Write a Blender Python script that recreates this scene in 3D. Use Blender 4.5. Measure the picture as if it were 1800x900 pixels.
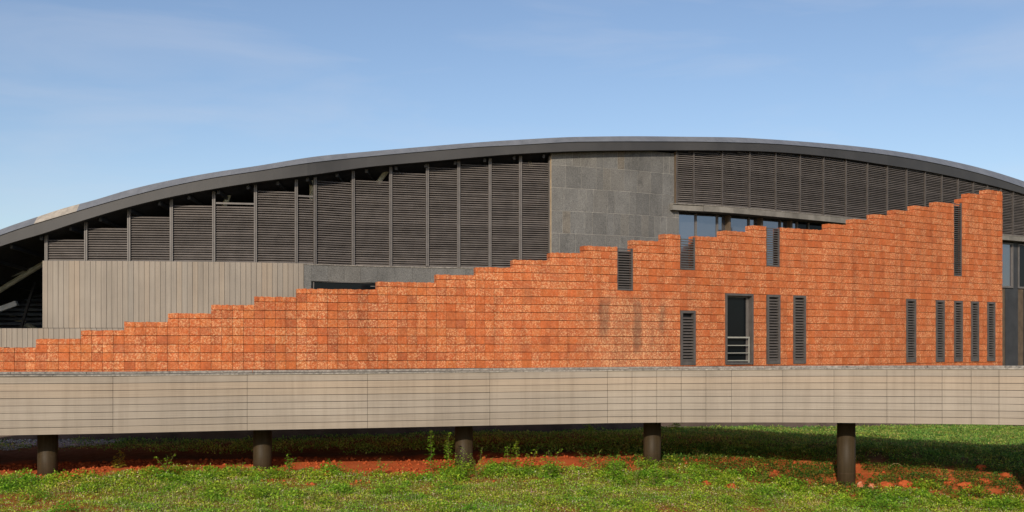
import bpy, bmesh, math, random
import numpy as np
from mathutils import Vector, noise as mnoise
for o in list(bpy.data.objects): bpy.data.objects.remove(o)
R = math.radians
random.seed(7); rng = np.random.default_rng(7)
C = bpy.context.scene.collection
F = 1900.0; HZ = 605.0; ZC = 3.2            # focal length and horizon in photo pixels, eye height

# ------------------------------------------------------------------ camera, sky, sun, exposure
cam = bpy.data.cameras.new('camera'); co = bpy.data.objects.new('camera', cam); C.objects.link(co)
co.location = (0, 0, ZC); co.rotation_euler = (R(90), 0, 0)
cam.sensor_width = 36; cam.lens = 36 * F / 1800; cam.shift_y = (HZ - 450) / 1800
cam.clip_end = 3000
bpy.context.scene.camera = co
SUN_EL, SUN_AZ = 25.0, 13.0
w = bpy.data.worlds.new('World'); bpy.context.scene.world = w; w.use_nodes = True
nt = w.node_tree; nt.nodes.clear()
N = nt.nodes.new; L = nt.links.new
out = N('ShaderNodeOutputWorld'); bg = N('ShaderNodeBackground'); sky = N('ShaderNodeTexSky')
sky.sky_type = 'NISHITA'; sky.sun_disc = False
sky.sun_elevation = R(SUN_EL); sky.sun_rotation = R(180 + SUN_AZ)
sky.air_density = 1.0; sky.dust_density = 0.7; sky.ozone_density = 2.2; sky.altitude = 100
bg.inputs['Strength'].default_value = 0.122
# thin high cloud streaks, laid out on the sky's own direction
tc = N('ShaderNodeTexCoord'); mp = N('ShaderNodeMapping'); mp.inputs['Rotation'].default_value = (0.25, 0.5, 0.2)
mp.inputs['Scale'].default_value = (1.3, 1.0, 6.5)
n1 = N('ShaderNodeTexNoise'); n1.inputs['Scale'].default_value = 2.6; n1.inputs['Detail'].default_value = 7; n1.inputs['Roughness'].default_value = 0.55
n1.inputs['Distortion'].default_value = 0.5
r1 = N('ShaderNodeValToRGB'); r1.color_ramp.elements[0].position = 0.47; r1.color_ramp.elements[1].position = 0.74
r1.color_ramp.elements[0].color = (0, 0, 0, 1); r1.color_ramp.elements[1].color = (0.26, 0.26, 0.26, 1)
mx = N('ShaderNodeMix'); mx.data_type = 'RGBA'; mx.inputs['B'].default_value = (5.4, 5.6, 6.3, 1)
L(tc.outputs['Generated'], mp.inputs['Vector']); L(mp.outputs['Vector'], n1.inputs['Vector']); L(n1.outputs['Fac'], r1.inputs['Fac'])
L(r1.outputs['Color'], mx.inputs['Factor']); tint = N('ShaderNodeMix'); tint.data_type = 'RGBA'; tint.blend_type = 'MULTIPLY'; tint.inputs['Factor'].default_value = 1; tint.inputs['B'].default_value = (1.015, 0.975, 1.0, 1)
L(sky.outputs['Color'], tint.inputs['A']); L(tint.outputs['Result'], mx.inputs['A']); L(mx.outputs['Result'], bg.inputs['Color'])
L(bg.outputs['Background'], out.inputs['Surface'])
sl = bpy.data.lights.new('sun', 'SUN'); sl.energy = 3.5; sl.angle = R(0.5); sl.color = (1.0, 0.89, 0.74)
so = bpy.data.objects.new('sun', sl); C.objects.link(so)
d = Vector((math.sin(R(SUN_AZ)) * math.cos(R(SUN_EL)), math.cos(R(SUN_AZ)) * math.cos(R(SUN_EL)), -math.sin(R(SUN_EL))))
so.rotation_euler = d.to_track_quat('-Z', 'Y').to_euler()
so.location = (-10, -30, 30)
vs = bpy.context.scene.view_settings
vs.view_transform = 'Standard'; vs.look = 'None'; vs.gamma = 1; vs.exposure = 0.0; vs.use_curve_mapping = False

# ------------------------------------------------------------------ helpers
def tag(o, label=None, cat=None, group=None, kind=None):
    if label: o['label'] = label
    if cat: o['category'] = cat
    if group: o['group'] = group
    if kind: o['kind'] = kind
    return o
def empty(name, loc, label, cat, group=None):
    o = bpy.data.objects.new(name, None); C.objects.link(o); o.location = loc; o.empty_display_size = 0.3
    return tag(o, label, cat, group)
class MB:
    def __init__(s): s.v = []; s.f = []; s.uv = []; s.mi = []
    def quad(s, pts, uv=None, m=0):
        b = len(s.v); s.v += [tuple(p) for p in pts]; s.f.append(tuple(range(b, b + len(pts))))
        s.uv += (uv if uv else [(0, 0)] * len(pts)); s.mi.append(m)
    def hexa(s, p, uv=None, m=0):
        """p: 8 points, 0-3 front (bl, br, tr, tl), 4-7 back in the same order"""
        b = len(s.v); s.v += [tuple(q) for q in p]
        u = uv if uv else [(0, 0)] * 8
        for f in ((0, 1, 2, 3), (5, 4, 7, 6), (4, 0, 3, 7), (1, 5, 6, 2), (3, 2, 6, 7), (4, 5, 1, 0)):
            s.f.append(tuple(b + i for i in f)); s.uv += [u[i] for i in f]; s.mi.append(m)
    def box(s, a, b, m=0):
        (x0, y0, z0), (x1, y1, z1) = a, b
        s.hexa([(x0, y0, z0), (x1, y0, z0), (x1, y0, z1), (x0, y0, z1), (x0, y1, z0), (x1, y1, z0), (x1, y1, z1), (x0, y1, z1)], m=m)
    def tube(s, a, b, r, n=16, r2=None, m=0):
        a = Vector(a); b = Vector(b); r2 = r if r2 is None else r2
        t = (b - a).normalized(); u = t.orthogonal().normalized(); v = t.cross(u)
        k = len(s.v)
        for (c, rr) in ((a, r), (b, r2)):
            for i in range(n):
                q = 2 * math.pi * i / n; s.v.append(tuple(c + (u * math.cos(q) + v * math.sin(q)) * rr))
        for i in range(n):
            j = (i + 1) % n; s.f.append((k + i, k + j, k + n + j, k + n + i)); s.uv += [(0, 0)] * 4; s.mi.append(m)
        s.f.append(tuple(k + n + i for i in range(n))); s.uv += [(0, 0)] * n; s.mi.append(m)
        s.f.append(tuple(k + n - 1 - i for i in range(n))); s.uv += [(0, 0)] * n; s.mi.append(m)
    def build(s, name, mats, parent=None, smooth=False, loc=None):
        me = bpy.data.meshes.new(name)
        vv = s.v
        pl = parent.matrix_basis.translation if parent is not None else None
        off = Vector((0, 0, 0))
        if parent is not None:
            q = parent
            while q is not None: off += q.location; q = q.parent
        if loc is not None: off += Vector(loc)
        if off.length > 0: vv = [(a - off.x, b - off.y, c - off.z) for a, b, c in vv]
        me.from_pydata(vv, [], s.f)
        uvl = me.uv_layers.new(name='UVMap')
        uvl.data.foreach_set('uv', np.array(s.uv, dtype=np.float32).ravel())
        for m in (mats if isinstance(mats, (list, tuple)) else [mats]): me.materials.append(m)
        me.polygons.foreach_set('material_index', s.mi)
        if smooth: me.polygons.foreach_set('use_smooth', [True] * len(s.f))
        me.update()
        o = bpy.data.objects.new(name, me); C.objects.link(o)
        if loc is not None: o.location = loc
        if parent is not None: o.parent = parent
        return o

def pchip(xs, ys):
    xs = np.array(xs, float); ys = np.array(ys, float); h = np.diff(xs); dl = np.diff(ys) / h
    m = np.zeros(len(xs)); m[0] = dl[0]; m[-1] = dl[-1]
    for i in range(1, len(xs) - 1):
        if dl[i - 1] * dl[i] > 0:
            w1 = 2 * h[i] + h[i - 1]; w2 = h[i] + 2 * h[i - 1]; m[i] = (w1 + w2) / (w1 / dl[i - 1] + w2 / dl[i])
    def f(x):
        x = np.asarray(x, float); i = np.clip(np.searchsorted(xs, x) - 1, 0, len(h) - 1); t = (x - xs[i]) / h[i]
        t2 = t * t; t3 = t2 * t
        r = (2*t3-3*t2+1)*ys[i] + (t3-2*t2+t)*h[i]*m[i] + (-2*t3+3*t2)*ys[i+1] + (t3-t2)*h[i]*m[i+1]
        return r
    return f
class Curve:
    """a plan curve given as (bearing in photo px, distance): built once into a world polyline with arc length"""
    def __init__(s, pts):
        s.D = pchip([p[0] for p in pts], [p[1] for p in pts])
        s.px = np.linspace(pts[0][0], pts[-1][0], 1600); D = s.D(s.px)
        s.x = (s.px - 900) / F * D; s.y = D
        s.s = np.concatenate([[0], np.cumsum(np.hypot(np.diff(s.x), np.diff(s.y)))])
        tx = np.gradient(s.x, s.s); ty = np.gradient(s.y, s.s)
        k = np.ones(41) / 41
        tx = np.convolve(np.pad(tx, 20, 'edge'), k, 'valid'); ty = np.convolve(np.pad(ty, 20, 'edge'), k, 'valid')
        l = np.hypot(tx, ty); s.nx = ty / l; s.ny = -tx / l
    def S(s, px): return float(np.interp(px, s.px, s.s))
    def at(s, q, f=0.0):
        n = (float(np.interp(q, s.s, s.nx)), float(np.interp(q, s.s, s.ny)))
        return (float(np.interp(q, s.s, s.x)) + n[0] * f, float(np.interp(q, s.s, s.y)) + n[1] * f)
    def z(s, px, py): return ZC + (HZ - py) / F * float(s.D(px))
    def box(s, mb, s0, s1, z0, z1, f, b, m=0, n=1, uv=True, z0b=None, z1b=None):
        """box from arc length s0 to s1, heights z0..z1 (z0b/z1b at the far end), front f and back b metres toward the viewer"""
        z0b = z0 if z0b is None else z0b; z1b = z1 if z1b is None else z1b
        for i in range(n):
            a = s0 + (s1 - s0) * i / n; c = s0 + (s1 - s0) * (i + 1) / n
            ta = i / n; tb = (i + 1) / n
            za0 = z0 + (z0b - z0) * ta; za1 = z1 + (z1b - z1) * ta; zb0 = z0 + (z0b - z0) * tb; zb1 = z1 + (z1b - z1) * tb
            A = s.at(a, f); B = s.at(c, f); A2 = s.at(a, b); B2 = s.at(c, b)
            mb.hexa([(*A, za0), (*B, zb0), (*B, zb1), (*A, za1), (*A2, za0), (*B2, zb0), (*B2, zb1), (*A2, za1)],
                    uv=[(a, za0), (c, zb0), (c, zb1), (a, za1)] * 2, m=m)

# ------------------------------------------------------------------ materials
def mat(name, rough=0.8, spec=0.3, metal=0.0):
    m = bpy.data.materials.new(name); m.use_nodes = True; t = m.node_tree
    b = t.nodes['Principled BSDF']; b.inputs['Roughness'].default_value = rough
    b.inputs['Specular IOR Level'].default_value = spec; b.inputs['Metallic'].default_value = metal
    return m, t, b
def ramp(t, src, stops, interp='LINEAR'):
    r = t.nodes.new('ShaderNodeValToRGB'); r.color_ramp.interpolation = interp
    e = r.color_ramp.elements
    while len(e) < len(stops): e.new(0.5)
    for k, (p, c) in enumerate(stops):
        e[k].position = p; e[k].color = (c, c, c, 1) if isinstance(c, (int, float)) else (*c, 1)
    t.links.new(src, r.inputs['Fac']); return r.outputs['Color']
def mixc(t, fac, a, b, mode='MIX'):
    n = t.nodes.new('ShaderNodeMix'); n.data_type = 'RGBA'; n.blend_type = mode
    for k, v in (('Factor', fac), ('A', a), ('B', b)):
        if isinstance(v, bpy.types.NodeSocket): t.links.new(v, n.inputs[k] if k == 'Factor' else n.inputs[k])
        elif k == 'Factor': n.inputs['Factor'].default_value = v
        else: n.inputs[k].default_value = (*v, 1) if not isinstance(v, (int, float)) else (v, v, v, 1)
    return n.outputs['Result']
def math_(t, op, a, b=None, clamp=False):
    n = t.nodes.new('ShaderNodeMath'); n.operation = op; n.use_clamp = clamp
    for i, v in enumerate((a, b)):
        if v is None: continue
        if isinstance(v, bpy.types.NodeSocket): t.links.new(v, n.inputs[i])
        else: n.inputs[i].default_value = v
    return n.outputs[0]
def noise(t, scale, detail=4, rough=0.55, vec=None, dist=0.0, out='Fac'):
    n = t.nodes.new('ShaderNodeTexNoise'); n.inputs['Scale'].default_value = scale; n.inputs['Detail'].default_value = detail
    n.inputs['Roughness'].default_value = rough; n.inputs['Distortion'].default_value = dist
    if vec is None:
        g = t.nodes.new('ShaderNodeNewGeometry'); vec = g.outputs['Position']
    t.links.new(vec, n.inputs['Vector']); return n.outputs[out]
def island(t):
    g = t.nodes.new('ShaderNodeNewGeometry'); return g.outputs['Random Per Island']
def scaled(t, sx, sy, sz, src='pos'):
    n = t.nodes.new('ShaderNodeMapping'); n.inputs['Scale'].default_value = (sx, sy, sz)
    if src == 'pos': v = t.nodes.new('ShaderNodeNewGeometry').outputs['Position']
    else: v = t.nodes.new('ShaderNodeUVMap').outputs['UV']
    t.links.new(v, n.inputs['Vector']); return n.outputs['Vector']
def bump(t, b, h, strength=0.4, dist=0.01):
    n = t.nodes.new('ShaderNodeBump'); n.inputs['Strength'].default_value = strength; n.inputs['Distance'].default_value = dist
    t.links.new(h, n.inputs['Height']); t.links.new(n.outputs['Normal'], b.inputs['Normal'])
M = {}
def simple(name, col, rough=0.7, spec=0.3, metal=0.0, var=0.25, nscale=3.0, isl=0.0, streak=False, bmp=0.0):
    m, t, b = mat(name, rough, spec, metal)
    v = noise(t, nscale, 5, 0.6, scaled(t, 1, 1, 0.12) if streak else None)
    f = ramp(t, v, [(0.3, 1 - var), (0.7, 1 + var)])
    c = mixc(t, 1.0, col, f, 'MULTIPLY')
    if isl:
        i = ramp(t, island(t), [(0, 1 - isl), (1, 1 + isl)]); c = mixc(t, 1.0, c, i, 'MULTIPLY')
    t.links.new(c, b.inputs['Base Color'])
    if bmp: bump(t, b, noise(t, 40, 4), bmp, 0.01)
    M[name] = m; return m
simple('louvre_metal', (0.135, 0.118, 0.107), 0.5, 0.4, 0.0, 0.18, 2.5, 0.16)
simple('post_metal', (0.145, 0.13, 0.118), 0.45, 0.5, 0.0, 0.15, 6, 0.05)
simple('shutter_metal', (0.095, 0.083, 0.075), 0.5, 0.4, 0.0, 0.2, 5, 0.08)
simple('fascia_metal', (0.056, 0.054, 0.053), 0.55, 0.4, 0.0, 0.12, 0.8, 0.03)
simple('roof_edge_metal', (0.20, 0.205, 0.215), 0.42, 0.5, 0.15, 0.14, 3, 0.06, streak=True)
simple('roof_edge_glint', (0.46, 0.40, 0.32), 0.5, 0.5, 0.2, 0.25, 5, 0.03, streak=True)  # warm sun glint on one roof edge length, painted as paler metal
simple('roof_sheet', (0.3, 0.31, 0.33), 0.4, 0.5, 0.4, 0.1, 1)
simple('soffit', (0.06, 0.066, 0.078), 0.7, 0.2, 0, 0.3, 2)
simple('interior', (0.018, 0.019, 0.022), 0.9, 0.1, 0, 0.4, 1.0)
simple('steel_tube', (0.60, 0.60, 0.47), 0.5, 0.4, 0, 0.15, 3)
simple('dark_steel', (0.05, 0.052, 0.058), 0.5, 0.4, 0, 0.2, 3)
simple('mortar', (0.38, 0.36, 0.325), 0.9, 0.1, 0, 0.35, 4)
simple('ledge_stone', (0.21, 0.195, 0.17), 0.8, 0.2, 0, 0.25, 2.0, 0.12, bmp=0.2)
simple('coping', (0.27, 0.245, 0.21), 0.85, 0.2, 0, 0.5, 14, 0.08, bmp=0.3)
simple('dark_panel', (0.045, 0.046, 0.048), 0.55, 0.35, 0, 0.25, 1.5, 0.08)
simple('brown_panel', (0.12, 0.085, 0.055), 0.6, 0.3, 0, 0.25, 3)
simple('rail_steel', (0.50, 0.47, 0.40), 0.35, 0.5, 0.4, 0.05, 3)
simple('clad_backing', (0.09, 0.078, 0.065), 0.9, 0.1, 0, 0.3, 3)
simple('plinth_concrete', (0.115, 0.085, 0.07), 0.9, 0.1, 0, 0.4, 1.2, 0, bmp=0.3)
simple('brick_mortar', (0.045, 0.018, 0.011), 0.95, 0.05, 0, 0.4, 12)
simple('concrete', (0.22, 0.2, 0.18), 0.9, 0.1, 0, 0.3, 2)

def board(name, col, uscale, vscale):
    m, t, b = mat(name, 0.62, 0.35)
    g = ramp(t, noise(t, 1.0, 6, 0.65, scaled(t, uscale, vscale, 1, 'uv')), [(0.25, 0.86), (0.75, 1.12)])
    c = mixc(t, 1.0, col, g, 'MULTIPLY')
    i = island(t)
    hue = ramp(t, i, [(0.0, (0.93, 0.95, 0.97)), (0.25, (1.02, 1.0, 0.98)), (0.5, (0.90, 0.90, 0.90)), (0.75, (1.06, 1.0, 0.93)), (0.93, (1.0, 1.0, 1.0)), (1.0, (1.16, 1.03, 0.90))])
    c = mixc(t, 1.0, c, hue, 'MULTIPLY')
    st = ramp(t, noise(t, 0.55, 4, 0.6), [(0.35, 0.9), (0.65, 1.06)])
    c = mixc(t, 1.0, c, st, 'MULTIPLY')
    c = mixc(t, 1.0, c, ramp(t, noise(t, 1.0, 5, 0.7, scaled(t, 5, 5, 0.25)), [(0.3, (0.88, 0.87, 0.86)), (0.55, (1.02, 1.02, 1.02))]), 'MULTIPLY')
    t.links.new(c, b.inputs['Base Color']); M[name] = m
board('deck_board', (0.35, 0.296, 0.238), 0.5, 40)
board('wall_board', (0.30, 0.258, 0.210), 30, 0.4)

# grey stone
m, t, b = mat('grey_stone', 0.75, 0.25)
i = island(t)
c = ramp(t, i, [(0, (0.132, 0.129, 0.121)), (0.35, (0.150, 0.146, 0.136)), (0.6, (0.178, 0.173, 0.160)), (0.85, (0.160, 0.157, 0.148)), (0.96, (0.165, 0.155, 0.137)), (1, (0.19, 0.14, 0.085))])
c = mixc(t, 1.0, c, ramp(t, noise(t, 28, 3, 0.8), [(0.3, 0.5), (0.7, 1.5)]), 'MULTIPLY')
c = mixc(t, 1.0, c, ramp(t, noise(t, 1.1, 5, 0.6, scaled(t, 1, 1, 0.6)), [(0.3, 0.8), (0.7, 1.18)]), 'MULTIPLY')
dk = ramp(t, noise(t, 2.2, 4, 0.5, scaled(t, 1.5, 1.5, 0.7), 1.2), [(0.62, 0.0), (0.72, 1.0)])
c = mixc(t, math_(t, 'MULTIPLY', dk, 0.35), c, (0.05, 0.05, 0.05))
t.links.new(c, b.inputs['Base Color']); bump(t, b, noise(t, 60, 3), 0.3, 0.01); M['grey_stone'] = m

# laterite
m, t, b = mat('laterite', 0.9, 0.12)
i = island(t)
uv = t.nodes.new('ShaderNodeUVMap').outputs['UV']
base = ramp(t, i, [(0.0, (0.32, 0.085, 0.036)), (0.12, (0.46, 0.11, 0.036)), (0.4, (0.53, 0.132, 0.040)), (0.62, (0.48, 0.13, 0.042)), (0.8, (0.55, 0.155, 0.044)), (0.93, (0.38, 0.105, 0.045)), (1.0, (0.52, 0.16, 0.045))])
base = mixc(t, 1.0, base, ramp(t, noise(t, 9, 5, 0.7), [(0.28, 0.68), (0.72, 1.28)]), 'MULTIPLY')
vor = t.nodes.new('ShaderNodeTexVoronoi'); vor.inputs['Scale'].default_value = 22; vor.feature = 'SMOOTH_F1'
vor.inputs['Smoothness'].default_value = 0.3
wob = t.nodes.new('ShaderNodeVectorMath'); wob.operation = 'ADD'
nn = t.nodes.new('ShaderNodeTexNoise'); nn.inputs['Scale'].default_value = 7; nn.inputs['Detail'].default_value = 3
g2 = t.nodes.new('ShaderNodeNewGeometry'); t.links.new(g2.outputs['Position'], nn.inputs['Vector'])
sc = t.nodes.new('ShaderNodeVectorMath'); sc.operation = 'SCALE'; sc.inputs['Scale'].default_value = 0.09
t.links.new(nn.outputs['Color'], sc.inputs[0]); t.links.new(sc.outputs[0], wob.inputs[0]); t.links.new(g2.outputs['Position'], wob.inputs[1])
t.links.new(wob.outputs[0], vor.inputs['Vector'])
fl = ramp(t, noise(t, 18, 5, 0.8, wob.outputs[0]), [(0.505, 0.0), (0.56, 1.0)])
wn = t.nodes.new('ShaderNodeTexWhiteNoise'); wn.noise_dimensions = '1D'
t.links.new(math_(t, 'MULTIPLY', i, 91.7), wn.inputs['W'])
amt = ramp(t, wn.outputs['Value'], [(0.0, 0.12), (0.3, 0.45), (0.75, 0.8), (1.0, 1.0)])
# pale, wet-weathered zone around the middle openings (arc length of the wall in u)
sep = t.nodes.new('ShaderNodeSeparateXYZ'); t.links.new(uv, sep.inputs[0])
U0 = 'U0'
M['_lat'] = (m, t, b, base, fl, amt, sep)

# ground material
def ground_material():
    m, t, b = mat('soil', 0.95, 0.08)
    soil = ramp(t, noise(t, 1.4, 8, 0.7), [(0.3, (0.40, 0.075, 0.022)), (0.5, (0.54, 0.115, 0.032)), (0.7, (0.60, 0.165, 0.055))])
    soil = mixc(t, ramp(t, noise(t, 14, 4, 0.7), [(0.5, 0.0), (0.7, 0.6)]), soil, (0.56, 0.20, 0.09))
    dry = ramp(t, noise(t, 6, 6, 0.7), [(0.3, (0.035, 0.028, 0.014)), (0.7, (0.12, 0.085, 0.05))])  # brown rear ground, colour darkened to paint in the walkway's shade
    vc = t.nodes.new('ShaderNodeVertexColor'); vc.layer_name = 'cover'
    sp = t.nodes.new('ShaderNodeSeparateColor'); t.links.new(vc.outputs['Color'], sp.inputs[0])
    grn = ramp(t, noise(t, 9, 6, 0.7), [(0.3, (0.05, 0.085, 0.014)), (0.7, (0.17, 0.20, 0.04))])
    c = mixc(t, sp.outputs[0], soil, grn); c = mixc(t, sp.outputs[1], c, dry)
    t.links.new(c, b.inputs['Base Color']); bump(t, b, noise(t, 25, 6, 0.7), 0.6, 0.04)
    return m
M['soil'] = ground_material()

def glass(name, col, metal, rough=0.04, ior=1.6):
    m, t, b = mat(name, rough, 0.8, metal)
    b.inputs['Base Color'].default_value = (*col, 1); b.inputs['Specular IOR Level'].default_value = 0.8 if metal else 0.3; b.inputs['IOR'].default_value = ior
    bump(t, b, noise(t, 0.8, 2), 0.04, 0.02)
    M[name] = m
glass('tinted_glass', (0.27, 0.28, 0.32), 0.9, 0.05)
glass('dark_glass', (0.006, 0.008, 0.010), 0.0, 0.04, 1.35)
M_clear = None
def leafmat(name, stops, trans=0.35, rough=0.6, nsc=1.6):
    m, t, b = mat(name, rough, 0.25)
    c = ramp(t, island(t), stops)
    c = mixc(t, 1.0, c, ramp(t, noise(t, nsc, 3, 0.6), [(0.3, 0.75), (0.7, 1.2)]), 'MULTIPLY')
    c = mixc(t, 1.0, c, ramp(t, noise(t, 0.9, 4, 0.6), [(0.34, (0.66, 0.90, 0.8)), (0.5, (1.0, 1.0, 1.0)), (0.60, (1.2, 1.02, 0.9)), (0.70, (1.35, 0.82, 1.6))]), 'MULTIPLY')
    t.links.new(c, b.inputs['Base Color'])
    tr = t.nodes.new('ShaderNodeBsdfTranslucent'); t.links.new(c, tr.inputs['Color'])
    ms = t.nodes.new('ShaderNodeMixShader'); ms.inputs[0].default_value = trans
    o = t.nodes['Material Output']; t.links.new(b.outputs[0], ms.inputs[1]); t.links.new(tr.outputs[0], ms.inputs[2]); t.links.new(ms.outputs[0], o.inputs['Surface'])
    M[name] = m
leafmat('clover_leaf', [(0, (0.09, 0.20, 0.012)), (0.25, (0.21, 0.41, 0.022)), (0.55, (0.38, 0.56, 0.035)), (0.8, (0.52, 0.64, 0.06)), (0.88, (0.62, 0.66, 0.16)), (0.95, (0.70, 0.66, 0.42)), (1, (0.50, 0.32, 0.24))])
leafmat('creeper_leaf', [(0, (0.02, 0.07, 0.010)), (0.4, (0.06, 0.15, 0.016)), (0.7, (0.13, 0.21, 0.02)), (0.9, (0.25, 0.26, 0.03)), (1, (0.34, 0.26, 0.06))])
leafmat('rear_grass', [(0, (0.08, 0.20, 0.035)), (0.5, (0.20, 0.38, 0.06)), (0.8, (0.36, 0.50, 0.08)), (1, (0.52, 0.48, 0.18))])
leafmat('weed_leaf', [(0, (0.12, 0.26, 0.016)), (0.5, (0.26, 0.44, 0.026)), (1, (0.44, 0.60, 0.05))], 0.4)
leafmat('yellow_leaf', [(0, (0.22, 0.30, 0.03)), (0.5, (0.38, 0.42, 0.05)), (1, (0.5, 0.45, 0.06))], 0.4)
simple('stem', (0.16, 0.14, 0.05), 0.8, 0.1, 0, 0.2, 6)
simple('dry_stem', (0.42, 0.28, 0.14), 0.8, 0.1, 0, 0.2, 6)
def clodmat():
    m, t, b = mat('clod', 0.95, 0.08)
    c = ramp(t, noise(t, 9, 6, 0.7), [(0.3, (0.36, 0.07, 0.022)), (0.55, (0.52, 0.115, 0.035)), (0.75, (0.60, 0.19, 0.075))])
    t.links.new(c, b.inputs['Base Color']); bump(t, b, noise(t, 30, 5, 0.7), 0.9, 0.03); M['clod'] = m
    m, t, b = mat('pale_clod', 0.9, 0.1)
    c = ramp(t, noise(t, 9, 6, 0.7), [(0.45, (0.5, 0.15, 0.06)), (0.66, (0.66, 0.44, 0.30))])
    t.links.new(c, b.inputs['Base Color']); bump(t, b, noise(t, 30, 5, 0.7), 0.6, 0.02); M['pale_clod'] = m
clodmat()
simple('gravel', (0.34, 0.32, 0.29), 0.9, 0.1, 0, 0.3, 20, 0.4)
m, t, b = mat('column_paint', 0.55, 0.18)
c = ramp(t, noise(t, 3.0, 5, 0.6, scaled(t, 6, 6, 0.3)), [(0.3, (0.036, 0.024, 0.011)), (0.7, (0.060, 0.041, 0.021))])
c = mixc(t, ramp(t, noise(t, 5, 6, 0.7), [(0.55, 0.0), (0.75, 0.5)]), c, (0.075, 0.052, 0.034))
gz = t.nodes.new('ShaderNodeTexCoord'); sz = t.nodes.new('ShaderNodeSeparateXYZ'); t.links.new(gz.outputs['Generated'], sz.inputs[0])
hh = math_(t, 'ADD', sz.outputs[2], math_(t, 'MULTIPLY', math_(t, 'SUBTRACT', noise(t, 7, 5, 0.7), .5), .35))
c = mixc(t, ramp(t, hh, [(0.10, 0.7), (0.34, 0.0)]), c, (0.12, 0.055, 0.03))
t.links.new(c, b.inputs['Base Color']); M['column_paint'] = m

# ------------------------------------------------------------------ plan curves
WALL = Curve([(-260, 31.8), (0, 31.5), (300, 31.5), (563, 32.3), (770, 33.4), (1000, 34.4), (1175, 35.9), (1400, 38.8), (1480, 39.8), (1700, 44.0), (1762, 45.35), (1800, 46.2)])
BASE = Curve([(-420, 40.2), (80, 40), (350, 40.5), (530, 41.3), (620, 42.2), (833, 43.6), (965, 44.4), (1100, 45.7), (1183, 46.9), (1250, 47.6), (1350, 49.3), (1482, 52.2), (1762, 60.4), (1800, 61.5), (1950, 66.5)])
DECK = Curve([(-620, 22.0), (-300, 22.9), (0, 23.75), (200, 24.46), (434, 25.2), (600, 25.65), (860, 26.4), (1067, 26.88), (1200, 26.88), (1376, 26.5), (1560, 25.95), (1800, 25.2), (2080, 24.4), (2420, 23.4)])
deck_bot_y = pchip([-620, -300, 0, 200, 434, 600, 860, 1067, 1200, 1376, 1560, 1800, 2080, 2420], [784, 774, 765.8, 762.3, 756.7, 753.8, 748.3, 744.2, 743.0, 743.0, 744.5, 747.5, 752, 758])
def deck_zb(px): return DECK.z(px, float(deck_bot_y(px)))

# terrain, heights relative to the eye at bearings
TP = [-300, 84, 461, 815, 1147, 1487, 1800, 2200]
TD = [12, 22, 24.5, 26.5, 28, 29.5, 33, 40, 50]
TZ = [[-3.2, -3.15, -3.0, -2.95, -2.92, -2.88, -2.7, -2.7, -2.7],
      [-3.25, -3.15, -3.0, -2.98, -2.94, -2.9, -2.74, -2.72, -2.7],
      [-3.3, -3.22, -3.12, -3.02, -2.98, -2.95, -2.74, -2.72, -2.7],
      [-3.4, -3.32, -3.24, -3.16, -3.02, -2.98, -2.76, -2.74, -2.72],
      [-3.55, -3.45, -3.38, -3.24, -3.08, -2.95, -2.82, -2.78, -2.78],
      [-3.85, -3.8, -3.74, -3.62, -3.35, -2.97, -2.93, -3.1, -3.15],
      [-3.95, -3.9, -3.84, -3.68, -3.42, -3.1, -3.08, -3.33, -3.48],
      [-4.0, -3.95, -3.9, -3.75, -3.5, -3.2, -3.1, -3.3, -3.45]]
TZ = np.array(TZ)
def vnoise(x, y, s, seed=0):
    x = np.asarray(x, float) * s + seed * 17.3; y = np.asarray(y, float) * s + seed * 9.1
    xi = np.floor(x); yi = np.floor(y); fx = x - xi; fy = y - yi; fx = fx * fx * (3 - 2 * fx); fy = fy * fy * (3 - 2 * fy)
    def h(a, b):
        v = np.sin(a * 127.1 + b * 311.7 + seed * 74.7) * 43758.5453; return v - np.floor(v)
    return (h(xi, yi) * (1 - fx) + h(xi + 1, yi) * fx) * (1 - fy) + (h(xi, yi + 1) * (1 - fx) + h(xi + 1, yi + 1) * fx) * fy
def fbm(x, y, s, seed=0): return (vnoise(x, y, s, seed) + .5 * vnoise(x, y, s * 2.1, seed + 1) + .25 * vnoise(x, y, s * 4.3, seed + 2)) / 1.75
def bearing(x, y): return 900 + F * np.asarray(x, float) / np.maximum(y, 12)
def terrain(x, y):
    x = np.asarray(x, float); y = np.asarray(y, float)
    p = np.clip(bearing(x, y), TP[0], TP[-1]); dd = np.clip(y, TD[0], TD[-1])
    i = np.clip(np.searchsorted(TP, p) - 1, 0, len(TP) - 2); j = np.clip(np.searchsorted(TD, dd) - 1, 0, len(TD) - 2)
    P = np.array(TP); Dn = np.array(TD)
    u = (p - P[i]) / (P[i + 1] - P[i]); v = (dd - Dn[j]) / (Dn[j + 1] - Dn[j]); u = u * u * (3 - 2 * u)
    z = (TZ[i, j] * (1 - u) + TZ[i + 1, j] * u) * (1 - v) + (TZ[i, j + 1] * (1 - u) + TZ[i + 1, j + 1] * u) * v
    near = np.exp(-((y - 30) / 25) ** 2)
    return ZC + z + near * ((fbm(x, y, 0.9, 3) - .5) * 0.10 + (fbm(x, y, 4.0, 6) - .5) * 0.05)
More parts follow.
